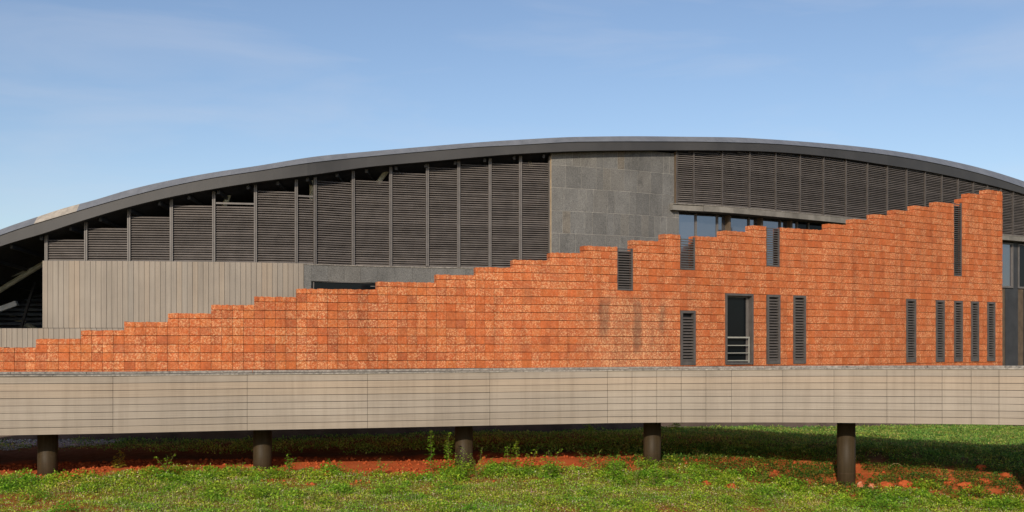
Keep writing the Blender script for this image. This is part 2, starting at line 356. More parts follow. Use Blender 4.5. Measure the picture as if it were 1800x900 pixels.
# where grass grows: 1 = lush front, 2 = creepers on bank, 3 = rear grass
front_edge = pchip([-400, 84, 300, 461, 650, 815, 1000, 1147, 1487, 1800, 2300], [23.9, 24.1, 25.3, 25.9, 26.3, 26.5, 27.2, 27.2, 26.6, 26.0, 25.6])
def covers(x, y):
    p = bearing(x, y); fe = front_edge(np.clip(p, -400, 2300))
    n = fbm(x, y, 0.8, 11); n2 = fbm(x, y, 2.5, 21)
    front = np.clip((fe - y + (n - .5) * 2.6 + (n2 - .5) * 1.2) * 1.6 + .5, 0, 1)
    bald = np.clip((fbm(x, y, 0.5, 31) - .62) * 7, 0, 1) * 0.55
    front = front * (1 - bald)
    right = np.clip((p - 1010) / 160, 0, 1)
    bank = (1 - front) * right * np.clip((n2 - .30) * 5, 0, 1) * (y < 31)
    rear = np.clip((y - 29.4 + (n - .5) * 2.0 + 1.2 * right) * .9, 0, 1) * np.clip((n2 - .3 + .30 * right) * 4 + .35, 0, 1)
    rear = rear * np.where(p < 200, np.clip((n - .5) * 5, 0, 1) * .8 + .05, 1)
    return front, bank, rear

def axis(a0, a1, lo, hi, step, far):
    mid = np.arange(lo, hi + 1e-6, step); k = 14
    l = lo - np.geomspace(step * 2, lo - a0, k)[::-1]; r = hi + np.geomspace(step * 2, a1 - hi, k)
    return np.concatenate([l, mid, r])
xs = axis(-900, 900, -26, 28, 0.16, 0); ys = axis(-500, 1400, 14, 42, 0.14, 0)
X, Y = np.meshgrid(xs, ys); Z = terrain(X, Y)
fr, bk, re_ = covers(X, Y)
nx, ny = len(xs), len(ys)
me = bpy.data.meshes.new('ground')
vv = np.stack([X, Y, Z], -1).reshape(-1, 3)
idx = np.arange(nx * ny).reshape(ny, nx)
ff = np.stack([idx[:-1, :-1], idx[:-1, 1:], idx[1:, 1:], idx[1:, :-1]], -1).reshape(-1, 4)
me.vertices.add(len(vv)); me.vertices.foreach_set('co', vv.ravel().astype(np.float32))
me.loops.add(ff.size); me.loops.foreach_set('vertex_index', ff.ravel().astype(np.int32))
me.polygons.add(len(ff)); me.polygons.foreach_set('loop_start', np.arange(0, ff.size, 4, dtype=np.int32))
try: me.polygons.foreach_set('loop_total', np.full(len(ff), 4, dtype=np.int32))
except Exception: pass
me.update(calc_edges=True); me.validate()
me.polygons.foreach_set('use_smooth', np.ones(len(ff), bool))
ca = me.color_attributes.new('cover', 'FLOAT_COLOR', 'POINT')
far = ((Y > 36) | (Y < 15) | (np.abs(X) > 25)).astype(float)
g_ = np.clip(np.maximum(fr * .75, np.maximum(bk * .35, re_ * .5)), 0, 1); g_ = np.maximum(g_, far * .9)
br = np.clip((Y - DECK.D(np.clip(bearing(X, Y), -300, 2080)) - 2.6 - (fbm(X, Y, .8, 4) - .5) * 1.6) * 1.2, 0, .95) * (1 - g_ * .3)  # painted shade: darker ground colour from the walkway's shadow line back
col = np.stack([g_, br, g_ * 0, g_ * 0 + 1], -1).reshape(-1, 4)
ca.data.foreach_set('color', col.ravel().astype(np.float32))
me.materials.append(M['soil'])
go = bpy.data.objects.new('ground', me); C.objects.link(go); tag(go, kind='structure')

# ------------------------------------------------------------------ main building
bld = empty('arched_building', (0, 45, ZC - 2.8), 'long dark building under one arched metal roof, with louvred walls, grey stone and glass', 'building')
GZ = ZC - 4.2     # foundations go below the ground
RD = lambda px: float(BASE.D(px)) - 0.55
top_y = pchip([-420, -150, 0, 62, 107, 160, 225, 300, 375, 450, 550, 650, 750, 850, 900, 1025, 1110, 1200, 1300, 1350, 1462, 1550, 1637, 1725, 1800, 1950],
              [640, 468, 399.5, 378.5, 364, 350, 331, 314, 300.5, 289.5, 274, 264, 255.3, 247.3, 244, 238.2, 237.3, 238, 239.5, 242.2, 250.5, 259.7, 273, 292, 314.5, 375])
mid_y = pchip([-420, -150, 0, 125, 225, 300, 375, 450, 550, 650, 750, 850, 900, 1025, 1110, 1200, 1300, 1350, 1462, 1550, 1637, 1725, 1800, 1950],
              [655, 482, 414, 374.5, 346, 327.5, 312.5, 301, 285.5, 275, 266, 258, 255.5, 249.3, 248.7, 249, 250.7, 252.5, 261.3, 271, 285.5, 306, 330, 391])
bot_y = pchip([-420, -150, 0, 75, 150, 225, 300, 375, 450, 550, 650, 750, 850, 900, 1025, 1110, 1200, 1300, 1350, 1462, 1550, 1637, 1725, 1800, 1950],
              [675, 502, 433, 410.5, 386, 364, 346, 332, 320, 307, 293, 284, 275, 271, 265.3, 264.2, 263.9, 264.7, 266.3, 275.7, 288.5, 302.5, 321.5, 341, 402])
def rz(px, py, d): return ZC + (HZ - py) / F * d
# roof: sheet on top, soffit below, joined to one shell
roof_px = np.arange(-420, 1951, 15)
rf = MB()
def rx(px, d): return (px - 900) / F * d
roof_o = []
rows = []
BACK = 30.0
for px in roof_px:
    d = RD(px); x = rx(px, d)
    zt = rz(px, float(top_y(px)), d) ; zm = rz(px, float(mid_y(px)), d); zb = rz(px, float(bot_y(px)), d)
    n = (float(np.interp(px, BASE.px, BASE.nx)), float(np.interp(px, BASE.px, BASE.ny)))
    rows.append((x, d, zt, zm, zb, n))
for a, c in zip(rows[:-1], rows[1:]):
    def pt(r, z, bk, dz=0): return (r[0] - r[5][0] * bk, r[1] - r[5][1] * bk, z + dz)
    # roof skin from behind the edge back
    rf.quad([pt(a, a[2], .36, -.03), pt(c, c[2], .36, -.03), (c[0], c[1] + BACK, c[2] - 1.6), (a[0], a[1] + BACK, a[2] - 1.6)])
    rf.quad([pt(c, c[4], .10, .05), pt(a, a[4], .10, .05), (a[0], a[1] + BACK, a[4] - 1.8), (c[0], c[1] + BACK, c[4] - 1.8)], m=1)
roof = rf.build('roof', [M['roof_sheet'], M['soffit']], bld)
fa = MB()
for a, c in zip(rows[:-1], rows[1:]):
    fa.hexa([(a[0], a[1], a[4]), (c[0], c[1], c[4]), (c[0], c[1], c[3] - .01), (a[0], a[1], a[3] - .01),
             pt(a, a[4], .1), pt(c, c[4], .1), pt(c, c[3], .1, -.01), pt(a, a[3], .1, -.01)])
fa.build('fascia', M['fascia_metal'], roof)
# sloping edge flashing above the fascia, in lengths; one length is paler, a sun glint put into its colour
def edge(i0, i1, material):
    e = MB()
    for a, c in zip(rows[i0:i1], rows[i0 + 1:i1 + 1]):
        e.hexa([pt(a, a[3], -.04), pt(c, c[3], -.04), pt(c, c[2], .30), pt(a, a[2], .30),
                pt(a, a[3], .06), pt(c, c[3], .06), pt(c, c[2], .36, -.02), pt(a, a[2], .36, -.02)])
    return e.build('roof_edge', material, roof)
ip = lambda px: int(np.argmin(np.abs(roof_px - px)))
cuts = [-420, 62, 131, 306, 487, 660, 855, 1024, 1200, 1300, 1462, 1630, 1800, 1950]
for a_, b_ in zip(cuts[:-1], cuts[1:]):
    o = edge(ip(a_), ip(b_), M['roof_edge_glint'] if a_ == 62 else M['roof_edge_metal'])
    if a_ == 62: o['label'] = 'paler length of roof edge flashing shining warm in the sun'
# interior shell (dark hall): back wall, ends, floor
ins = MB()
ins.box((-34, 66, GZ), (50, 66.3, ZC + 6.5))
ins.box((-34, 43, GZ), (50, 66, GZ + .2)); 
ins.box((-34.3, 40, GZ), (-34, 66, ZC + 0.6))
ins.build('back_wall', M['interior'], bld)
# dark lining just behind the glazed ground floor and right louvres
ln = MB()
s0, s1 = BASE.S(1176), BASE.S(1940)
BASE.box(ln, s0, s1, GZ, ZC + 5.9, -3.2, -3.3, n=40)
ln.build('inner_wall', M['interior'], bld)
# secondary steel under the roof, seen in the gaps and the open left end
def W(px, py, D): return Vector(((px - 900) / F * D, D, ZC + (HZ - py) / F * D))
def tube(name, a, b, r, mt, parent=bld, n=14):
    q = MB(); q.tube(a, b, r, n); return q.build(name, mt, parent, smooth=False)
tube('roof_strut', W(-60, 547, 44.3), W(78, 462, 43.4), .105, M['steel_tube'])
tube('roof_strut', W(394, 362, 41.6), W(409, 326, 41.9), .10, M['steel_tube'])
tube('roof_strut', W(547.5, 352, 42.4), W(547.5, 310, 42.0), .085, M['steel_tube'])
tube('roof_strut', W(664, 322, 43.4), W(685, 293, 43.6), .10, M['steel_tube'])
tube('roof_strut', W(934, 292, 45.4), W(926, 272, 45.6), .09, M['steel_tube'])
tube('roof_strut', W(20, 556, 48), W(75, 586, 47), .11, M['steel_tube'])
tube('roof_strut', W(-40, 475, 46), W(12, 438, 46.5), .12, M['steel_tube'])
def beam(a, b, h, wd, mt, name='roof_beam'):
    q = MB(); a = Vector(a); b = Vector(b); t_ = (b - a).normalized(); u = Vector((0, 1, 0)); v = t_.cross(u).normalized(); u = v.cross(t_).normalized()
    P = [a - v * h - u * wd, b - v * h - u * wd, b + v * h - u * wd, a + v * h - u * wd, a - v * h + u * wd, b - v * h + u * wd, b + v * h + u * wd, a + v * h + u * wd]
    q.hexa(P); return q.build(name, mt, bld)
simple('grey_steel', (0.5, 0.52, 0.49), 0.6, 0.3, 0, 0.2, 3)
beam(W(-80, 512, 43.9), W(66, 466, 43.7), .14, .1, M['grey_steel'])
beam(W(-80, 572, 43), W(30, 533, 43), .10, .1, M['grey_steel'])
beam(W(40, 590, 50), W(120, 545, 50), .14, .1, M['dark_steel'])
beam(W(-60, 455, 44), W(90, 408, 44), .06, .05, M['dark_steel'])
beam(W(20, 470, 43), W(68, 424, 43), .035, .035, M['dark_steel'])
for px in range(-240, 960, 52):     # purlins running back under the soffit
    q = MB(); d_ = RD(px) + .4; x = rx(px, d_); z = rz(px, float(bot_y(px)) , d_) - .08
    q.hexa([(x - .05, d_, z - .14), (x + .05, d_, z - .14), (x + .05, d_, z), (x - .05, d_, z), (x - .05, d_ + 14, z - .9), (x + .05, d_ + 14, z - .9), (x + .05, d_ + 14, z - .76), (x - .05, d_ + 14, z - .76)])
    q.build('purlin', M['dark_steel'], bld)

# slatted screen deep under the roof at the open left end
simple('screen_metal', (0.10, 0.115, 0.135), 0.6, 0.3, 0, 0.3, 2, 0.35)
q = MB(); z = ZC + .2
while z < ZC + 4.6:
    q.hexa([(-27, 46.3, z), (-13, 49.0, z + .0), (-13, 49.0, z + .10), (-27, 46.3, z + .10), (-27, 46.42, z + .06), (-13, 49.12, z + .06), (-13, 49.12, z + .16), (-27, 46.42, z + .16)]); z += .21
q.build('slatted_screen', M['screen_metal'], bld)
for k in range(4): beam(W(-120 + 75 * k, 600, 45.6), W(-60 + 75 * k, 400, 45.9), .05, .05, M['dark_steel'], 'screen_post')
# louvred bays
PITCH = 0.0885
def louvre_bay(pxa, pxb, yb_a, ytop_a, ytop_b, f=0.0, rail=False, bot=None):
    q = MB()
    sa, sb = BASE.S(pxa), BASE.S(pxb); Da = float(BASE.D(pxa)); Db = float(BASE.D(pxb))
    z0 = BASE.z(pxa, yb_a) if bot is None else bot
    zta = ZC + (HZ - ytop_a) / F * Da; ztb = ZC + (HZ - ytop_b) / F * Db
    if abs(zta - ztb) < .04: zta = ztb = max(zta, ztb)
    k = 0
    while True:
        z = z0 + .04 + PITCH * k
        a, b_ = sa, sb
        if z + .055 > max(zta, ztb): break
        # slats clipped where the roof line cuts across
        if z + .055 > min(zta, ztb):
            u = (z + .055 - zta) / (ztb - zta) if abs(ztb - zta) > 1e-6 else 0
            if ztb > zta: a = sa + (sb - sa) * min(max(u, 0), .98)
            else: b_ = sa + (sb - sa) * max(min(u, 1), .02)
        j = random.uniform(-.003, .003)
        if random.random() < .03: j = -.009
        A, B = BASE.at(a, f), BASE.at(b_, f); A2, B2 = BASE.at(a, f - .055), BASE.at(b_, f - .055)
        th = .009
        q.hexa([(*A, z + j), (*B, z + j), (*B, z + th + j), (*A, z + th + j), (*A2, z + .044), (*B2, z + .044), (*B2, z + .044 + th), (*A2, z + .044 + th)])
        k += 1
    o = q.build('louvre_panel', M['louvre_metal'], bld)
    fr_ = MB()
    BASE.box(fr_, sa, sb, z0 - .02, z0 + .03, f + .01, f - .09)
    if rail:
        fr_.build('bottom_rail', M['post_metal'], o); fr_ = MB()
        zr = min(zta, ztb); BASE.box(fr_, sa, sb, zr + .02, zr + .085, f + .015, f - .07)
    fr_.build('top_rail' if rail else 'bottom_rail', M['post_metal'], o)
    return o
def fb(px, dy=0): return float(bot_y(px)) + dy
left = [(84, 150, 459, 421, 421, 0), (153, 225.5, 459.5, 399, 399, 0), (229, 299.5, 460, 378, 378, 0), (304, 373.5, 460.5, 358.5, 358.5, 0),
        (378.5, 446.5, 461.5, 361, 361, 1), (452, 518.5, 462.5, 333, 334, 0), (523, 550.5, 463, 348, 348, 1), (556, 618, 466.7, 316, 317, 0),
        (623, 684, 467.6, 312.5, 318, 0), (689, 748, 468.2, 301.5, 301.5, 0), (753.5, 803.5, 469, 292, 292, 0), (809, 858.5, 470, 288, 287, 0),
        (863.5, 912, 471, 286, 287, 0), (917, 964, 471.5, 285, 286, 0)]
for pa, pb, yb, ta, tb, r_ in left: louvre_bay(pa, pb, yb, ta, tb, 0.0, bool(r_))
def post(px, wpx, ytop, ybot, f, mt='post_metal'):
    q = MB(); wd = wpx * float(BASE.D(px)) / F; s_ = BASE.S(px)
    z0, z1 = BASE.z(px, ybot), BASE.z(px, ytop)
    BASE.box(q, s_ - wd / 2, s_ - wd * .08, z0, z1, f, f - .12); BASE.box(q, s_ + wd * .08, s_ + wd / 2, z0, z1, f, f - .12)
    BASE.box(q, s_ - wd * .08, s_ + wd * .08, z0, z1, f - .03, f - .10)
    return q.build('post', M[mt], bld)
for px, yb in ((82, 459), (151.5, 459), (227, 460), (301.5, 460), (376, 461), (449, 462), (520.5, 462.5), (553.5, 466), (620.5, 467), (686.5, 468), (751, 468.5), (806, 469.5), (861, 470), (914.5, 471)):
    post(px, 5.2, fb(px) + (5 if px < 600 else 4), yb, .06)
    if px < 310:      # small raking outrigger from post head to the fascia
        zt = BASE.z(px, fb(px) + 5); a = BASE.at(BASE.S(px), 0); b_ = BASE.at(BASE.S(px - 10), .45)
        tube('outrigger', (*a, zt), (*b_, zt + .16), .03, M['dark_steel'])
simple('gold_edge', (0.50, 0.38, 0.24), 0.5, 0.4, 0.2, 0.2, 4)  # gold of the stone wall's sunlit return, put into the colour
# right hand louvre box, carried on a stone ledge
rp = [1184.5, 1215, 1264.5, 1312, 1357.5, 1400.5, 1441.5, 1481, 1518.5, 1553.5, 1587.5, 1620, 1649.5, 1678, 1705, 1729.5, 1753, 1775, 1796, 1816, 1836, 1856, 1876, 1896]
led_y = pchip([1160, 1171, 1250, 1350, 1482, 1762, 1800, 1950], [357.5, 358, 361.5, 370.3, 384, 414.5, 417.5, 436])
LEDZ = BASE.z(1250, 361.5) - .05 * 0
def led_top(px): return ZC + (HZ - float(led_y(px))) / F * (float(BASE.D(px)) - .4)
lt = float(np.mean([led_top(p) for p in (1200, 1300, 1400, 1500, 1650, 1762)]))
for pa, pb in zip(rp[:-1], rp[1:]):
    louvre_bay(pa + 1.2, pb - 1.2, 0, fb(pa) + 3.0, fb(pb) + 3.0, .2, False, bot=lt + .05)
for px in rp:
    q = MB(); s_ = BASE.S(px); BASE.box(q, s_ - .024, s_ + .024, lt + .02, BASE.z(px, fb(px) + 1.5), .24, .08); q.build('post', M['shutter_metal'], bld)
q = MB(); s_ = BASE.S(1184); BASE.box(q, s_ - .05, s_ - .01, lt - .02, BASE.z(1184, 269), .2, -.35); q.build('return_panel', M['brown_panel'], bld)
q = MB(); k = 0
s_ = BASE.S(1174)
while s_ < BASE.S(1930):
    e = s_ + 1.55; BASE.box(q, s_, e - .006, lt - .25, lt, .4 if k else .36, -.3, n=2)
    BASE.box(q, s_, e - .006, lt + .002, lt + .025, .42, .15, m=1, n=2)
    s_ = e; k += 1
q.build('stone_ledge', [M['ledge_stone'], M['coping']], bld)
# stone wall
def tiles(mb, pxa, pxb, z0, z1, f, rowh, wmin, wmax, th=.06):
    z = z1; sa, sb = BASE.S(pxa), BASE.S(pxb); first = True
    while z > z0:
        h = rowh * random.uniform(.96, 1.04); zb_ = max(z - h, z0); s_ = sa
        off = random.uniform(0, .3)
        while s_ < sb - .05:
            w_ = random.choice((wmin, wmin, wmin * 2, wmax)) * random.uniform(.95, 1.05)
            if s_ == sa: w_ = wmin + off
            e = min(s_ + w_, sb)
            if sb - e < .12: e = sb
            dz = random.uniform(-.02, .02)
            BASE.box(mb, s_ + .006, e - .006, zb_ + .007, z - .007, f + random.uniform(0, .004), f - th)
            s_ = e
        z = zb_
q = MB(); ZT = BASE.z(1100, 262)
tiles(q, 967.5, 1191, ZC + 1.2, ZT, .12, .93, .34, .68)
st = q.build('stone_wall', M['grey_stone'], bld)
q = MB(); BASE.box(q, BASE.S(967.5), BASE.S(1191), GZ, ZT, .114, -.25, n=12); q.build('mortar_bed', M['mortar'], st)
q = MB(); BASE.box(q, BASE.S(966.2), BASE.S(967.3), ZC + 1.0, BASE.z(966, 274), .13, -.2); q.build('corner_edge', M['gold_edge'], st)  # left return of the stone wall, its sunlight painted as gold
q = MB(); BASE.box(q, BASE.S(964.4), BASE.S(965.9), ZC + 1.0, BASE.z(966, 274), .06, -.1); q.build('post', M['post_metal'], bld)
# low stone wall under the louvres, with a strip window
q = MB(); zs = BASE.z(620, 468.2)
sw0, sw1 = 546, 662; zw1 = BASE.z(600, 495.5); zw0 = zw1 - .55
def low(mb, pa, pb, a, b_, w_=.9):
    s_ = BASE.S(pa); e_ = BASE.S(pb)
    n_ = max(1, round((e_ - s_) / w_))
    for k in range(n_): BASE.box(mb, s_ + (e_ - s_) * k / n_ + .003, s_ + (e_ - s_) * (k + 1) / n_ - .003, a, b_, .1, -.2)
low(q, 533.5, sw0, GZ, zs); low(q, sw0, sw1, zw1, zs, .68); low(q, sw0, sw1, GZ, zw0); low(q, sw1, 966, GZ, zs, .68)
q.build('low_stone_wall', M['grey_stone'], bld)
q = MB(); BASE.box(q, BASE.S(533), BASE.S(966), zs + .002, zs + .03, .13, -.1, n=12); q.build('wall_sill', M['coping'], bld)
win = MB()
BASE.box(win, BASE.S(sw0), BASE.S(sw1), zw0, zw0 + .04, .03, -.05); BASE.box(win, BASE.S(sw0), BASE.S(sw1), zw1 - .03, zw1, .03, -.05)
for px in (546.7, 551, 617, 661): s_ = BASE.S(px); BASE.box(win, s_ - .02, s_ + .02, zw0 + .04, zw1 - .03, .03, -.05)
wo = win.build('strip_window', M['post_metal'], bld)
q = MB(); BASE.box(q, BASE.S(sw0) + .02, BASE.S(sw1) - .02, zw0, zw1, -.02, -.03); q.build('pane', M['dark_glass'], wo)
q = MB(); BASE.box(q, BASE.S(623), BASE.S(659), zw1 - .16, zw1 - .13, .0, -.02); q.build('grab_rail', M['post_metal'], wo)
# tan boarded walls on the left
def boards(pa, pb, z0, z1, f, pitch=.193):
    q = MB(); s_, e_ = BASE.S(pa), BASE.S(pb); n_ = round((e_ - s_) / pitch)
    for k in range(n_):
        BASE.box(q, s_ + (e_ - s_) * k / n_ + .006, s_ + (e_ - s_) * (k + 1) / n_ - .006, z0, z1, f + random.uniform(0, .006), f - .04)
    o = q.build('boarded_wall', M['wall_board'], bld)
    q = MB(); BASE.box(q, s_ + .01, e_ - .01, z0, z1 - .01, f - .03, f - .2, n=24); q.build('backing', M['clad_backing'], o)
    return o
zu = BASE.z(300, 460); zl = BASE.z(60, 577)
boards(77, 533, zl + .012, zu, .12)
boards(-400, 533, GZ, zl - .004, .12)
# glazing band under the ledge and right of the red wall
zg1 = lt - .26; zg0 = ZC + 2.3
gl = MB(); k = 0
mull = [1192.5, 1230.5, 1269.5, 1287, 1326, 1344, 1381, 1396, 1411, 1431, 1470, 1510, 1550, 1590, 1630, 1670, 1710, 1750]
for a_, b_ in zip(mull[:-1], mull[1:]):
    q = MB(); BASE.box(q, BASE.S(a_) + .03, BASE.S(b_) - .03, zg0, zg1 - .02, -.36, -.375)
    o = q.build('window', M['tinted_glass'] if a_ < 1405 else M['dark_glass'], bld)
    fr_ = MB(); wd = .05 if a_ not in (1287, 1344, 1396) else .10
    BASE.box(fr_, BASE.S(a_) - wd, BASE.S(a_) + .03, zg0, zg1 - .02, -.30 if wd < .07 else -.12, -.42); fr_.build('frame', M['post_metal'] if wd < .07 else M['brown_panel'], o)
q = MB(); BASE.box(q, BASE.S(1190), BASE.S(1762), GZ, zg0 - .01, -.25, -.5, n=20); q.build('ground_floor_wall', M['dark_panel'], bld)
q = MB(); BASE.box(q, BASE.S(1189.6), BASE.S(1191.4), ZC + 2.3, zg1 - .1, .1, -.36); q.build('corner_edge', M['gold_edge'], bld)  # light-coloured strip at the corner of the glazing
# far right: framed windows over dark panels
zr0, zr1 = BASE.z(1775, 506), BASE.z(1775, 427)
for a_, b_ in ((1760, 1782), (1791, 1815), (1824, 1848)):
    q = MB(); BASE.box(q, BASE.S(a_) + .1, BASE.S(b_) - .1, zr0 + .1, zr1 - .08, -.1, -.12); o = q.build('window', M['tinted_glass'] if a_ < 1780 else M['dark_glass'], bld)
    q = MB(); sa, sb = BASE.S(a_), BASE.S(b_)
    BASE.box(q, sa, sa + .1, zr0, zr1, -.02, -.16); BASE.box(q, sb - .1, sb, zr0, zr1, -.02, -.16)
    BASE.box(q, sa + .1, sb - .1, zr0, zr0 + .1, -.02, -.16); BASE.box(q, sa + .1, sb - .1, zr1 - .08, zr1, -.02, -.16)
    q.build('frame', M['post_metal'], o)
for a_, b_, mt, f in ((1758, 1767.5, 'brown_panel', -.05), (1767.8, 1789.5, 'dark_panel', 0), (1789.8, 1800, 'brown_panel', -.05), (1800.3, 1822, 'dark_panel', 0), (1822.3, 1833, 'brown_panel', -.05), (1833.3, 1856, 'dark_panel', 0), (1856.3, 1930, 'dark_panel', -.05)):
    q = MB(); BASE.box(q, BASE.S(a_), BASE.S(b_), GZ, zr0 - .05, f, f - .3, n=3); q.build('wall_panel', M[mt], bld)
q = MB(); BASE.box(q, BASE.S(1782.3), BASE.S(1790.7), zr0 - .04, lt - .27, -.05, -.4); BASE.box(q, BASE.S(1815.3), BASE.S(1823.7), zr0 - .04, lt - .27, -.05, -.4); BASE.box(q, BASE.S(1848.3), BASE.S(1930), zr0 - .04, lt - .27, -.05, -.4)
q.build('window_pier', M['dark_panel'], bld)

# ------------------------------------------------------------------ laterite wall
mL, t, b, base, fl, amt, sep = M.pop('_lat')
def band(src, a, b_, soft):   # 1 inside a..b
    up = math_(t, 'MULTIPLY', math_(t, 'SUBTRACT', src, a), 1 / soft, True); dn = math_(t, 'MULTIPLY', math_(t, 'SUBTRACT', b_, src), 1 / soft, True)
    return math_(t, 'MULTIPLY', up, dn, True)
uS = math_(t, 'ADD', sep.outputs[0], math_(t, 'MULTIPLY', math_(t, 'SUBTRACT', noise(t, 2.0, 4, 0.6), .5), .5))
zS = math_(t, 'ADD', sep.outputs[1], math_(t, 'MULTIPLY', math_(t, 'SUBTRACT', noise(t, 1.3, 4, 0.6), .5), 1.6))
pale = math_(t, 'MULTIPLY', band(uS, WALL.S(1020), WALL.S(1200), 1.0), band(zS, ZC - 2, ZC + 1.75, .7))
amt2 = math_(t, 'ADD', math_(t, 'MULTIPLY', amt, .78), math_(t, 'MULTIPLY', pale, .55), True)
wmask = math_(t, 'MULTIPLY', fl, amt2)
calm = math_(t, 'ADD', math_(t, 'MULTIPLY', math_(t, 'MULTIPLY', math_(t, 'SUBTRACT', sep.outputs[0], WALL.S(760)), 1 / 9.0, True), .4), .28)
calm = math_(t, 'MINIMUM', calm, .66)
meanc = mixc(t, 1.0, (0.55, 0.135, 0.042), ramp(t, noise(t, 9, 5, 0.7), [(0.28, 0.8), (0.72, 1.2)]), 'MULTIPLY')
base = mixc(t, calm, base, meanc)
base = mixc(t, math_(t, 'MULTIPLY', pale, .35), base, (0.50, 0.20, 0.10))
c = mixc(t, wmask, base, (0.80, 0.42, 0.20))
fine = ramp(t, noise(t, 42, 3, 0.7), [(0.56, 0.0), (0.66, 1.0)])
c = mixc(t, math_(t, 'MULTIPLY', math_(t, 'MULTIPLY', fine, amt2), .6), c, (0.80, 0.60, 0.40))
grime = None
for (pa, pb, ya, yb_, k) in ((1053, 1071, 522, 590, .8), (1112, 1126, 522, 615, .85), (1159, 1167, 535, 580, .7), (921, 935, 500, 525, .6), (1205, 1216, 480, 530, .25), (1082, 1100, 560, 640, .25), (1030, 1040, 530, 575, .3)):
    pm = (pa + pb) / 2
    g = math_(t, 'MULTIPLY', band(uS, WALL.S(pa - 4) , WALL.S(pb + 4), .14), band(sep.outputs[1], WALL.z(pm, yb_ + 14), WALL.z(pm, ya - 6), .35))
    g = math_(t, 'MULTIPLY', g, k); grime = g if grime is None else math_(t, 'MAXIMUM', grime, g)
gn = ramp(t, noise(t, 5, 5, 0.7, scaled(t, 1, 1, .35)), [(0.3, 0.55), (0.55, 1.0)])
grime = math_(t, 'MULTIPLY', grime, gn)
c = mixc(t, math_(t, 'MULTIPLY', grime, .72, True), c, (0.15, 0.09, 0.06))
top = ramp(t, noise(t, 1.6, 4, 0.6), [(0.5, 0.0), (0.8, 0.35)])
c = mixc(t, top, c, (0.34, 0.13, 0.07))
c = mixc(t, 1.0, c, ramp(t, noise(t, 1.0, 5, 0.65, scaled(t, 3.5, 3.5, 0.35)), [(0.30, (0.80, 0.80, 0.82)), (0.5, (1, 1, 1)), (0.7, (1.08, 1.10, 1.12))]), 'MULTIPLY')
t.links.new(c, b.inputs['Base Color'])
bump(t, b, noise(t, 22, 6, 0.75), 0.9, 0.03); M['laterite'] = mL

lat = empty('laterite_wall', (0, 33, ZC - 2.8), 'curved stepped wall of rough orange red stone blocks rising to the right behind the raised walkway', 'wall')
# (front edge px, index of the course under the cap)
steps = [(-250, -4), (-160, -3), (-85, -2), (-12, -1), (63, 0), (142, 1), (218.2, 2), (294.7, 3), (370.9, 4), (446.6, 5), (521, 6), (664, 7), (767, 8), (836, 9), (901, 10), (967, 11), (1027, 12),
         (1113, 13), (1168, 14), (1272.5, 15), (1322.5, 16), (1457, 17), (1500, 18), (1537, 19), (1573, 20), (1609, 21), (1647, 22), (1691, 23), (1703.5, 24), (1735, 25), (1762, None)]
CO = .25; CAP = .15; TH = .36; ZB = ZC - 1.75
tops = {1196: 14, 1347.5: 16, 1676.7: 22}
# openings: px0, px1, z0, z1 ; high ones are open to the sky
holes = [(1085.5, 1112.5, ZC + 7 * CO, 99), (1196, 1222, ZC + 10 * CO, 99), (1347.5, 1370.5, ZC + 11 * CO, 99), (1676.7, 1690.8, ZC + 11 * CO, ZC + 23 * CO - .02),
         (1196, 1222, ZC - .70, ZC + 1.125), (1274.6, 1323.5, ZC - .70, ZC + 1.75), (1348, 1371, ZC - .70, ZC + 1.75), (1394, 1416, ZC - .70, ZC + 1.75),
         (1592.5, 1609.5, ZC - .70, ZC + 1.75), (1644.6, 1659.7, ZC - .70, ZC + 1.75), (1676.7, 1691.4, ZC - .70, ZC + 1.75), (1706.6, 1720, ZC - .70, ZC + 1.75), (1735, 1748.5, ZC - .70, ZC + 1.75)]
edges = set()
for px, k in steps: edges.add(round(WALL.S(px), 3))
sm = [WALL.S(px) for px, k in steps]
joints = []
for a_, b_ in zip(sm[:-1], sm[1:]):
    n_ = max(1, round((b_ - a_) / .316))
    for k in range(n_): joints.append(a_ + (b_ - a_) * k / n_)
joints.append(sm[-1])
hs = [(WALL.S(a_), WALL.S(b_), z0, z1) for a_, b_, z0, z1 in holes]
def ktop(s_):
    for i_ in range(len(sm) - 1):
        if sm[i_] - 1e-6 <= s_ < sm[i_ + 1]: return steps[i_][1]
    return steps[-2][1]
mas = MB(); core = MB()
def subtract(segs, s0, s1):
    o_ = []
    for a_, b_ in segs:
        if s1 <= a_ or s0 >= b_: o_.append((a_, b_)); continue
        if s0 > a_ + .03: o_.append((a_, s0))
        if s1 < b_ - .03: o_.append((s1, b_))
    return o_
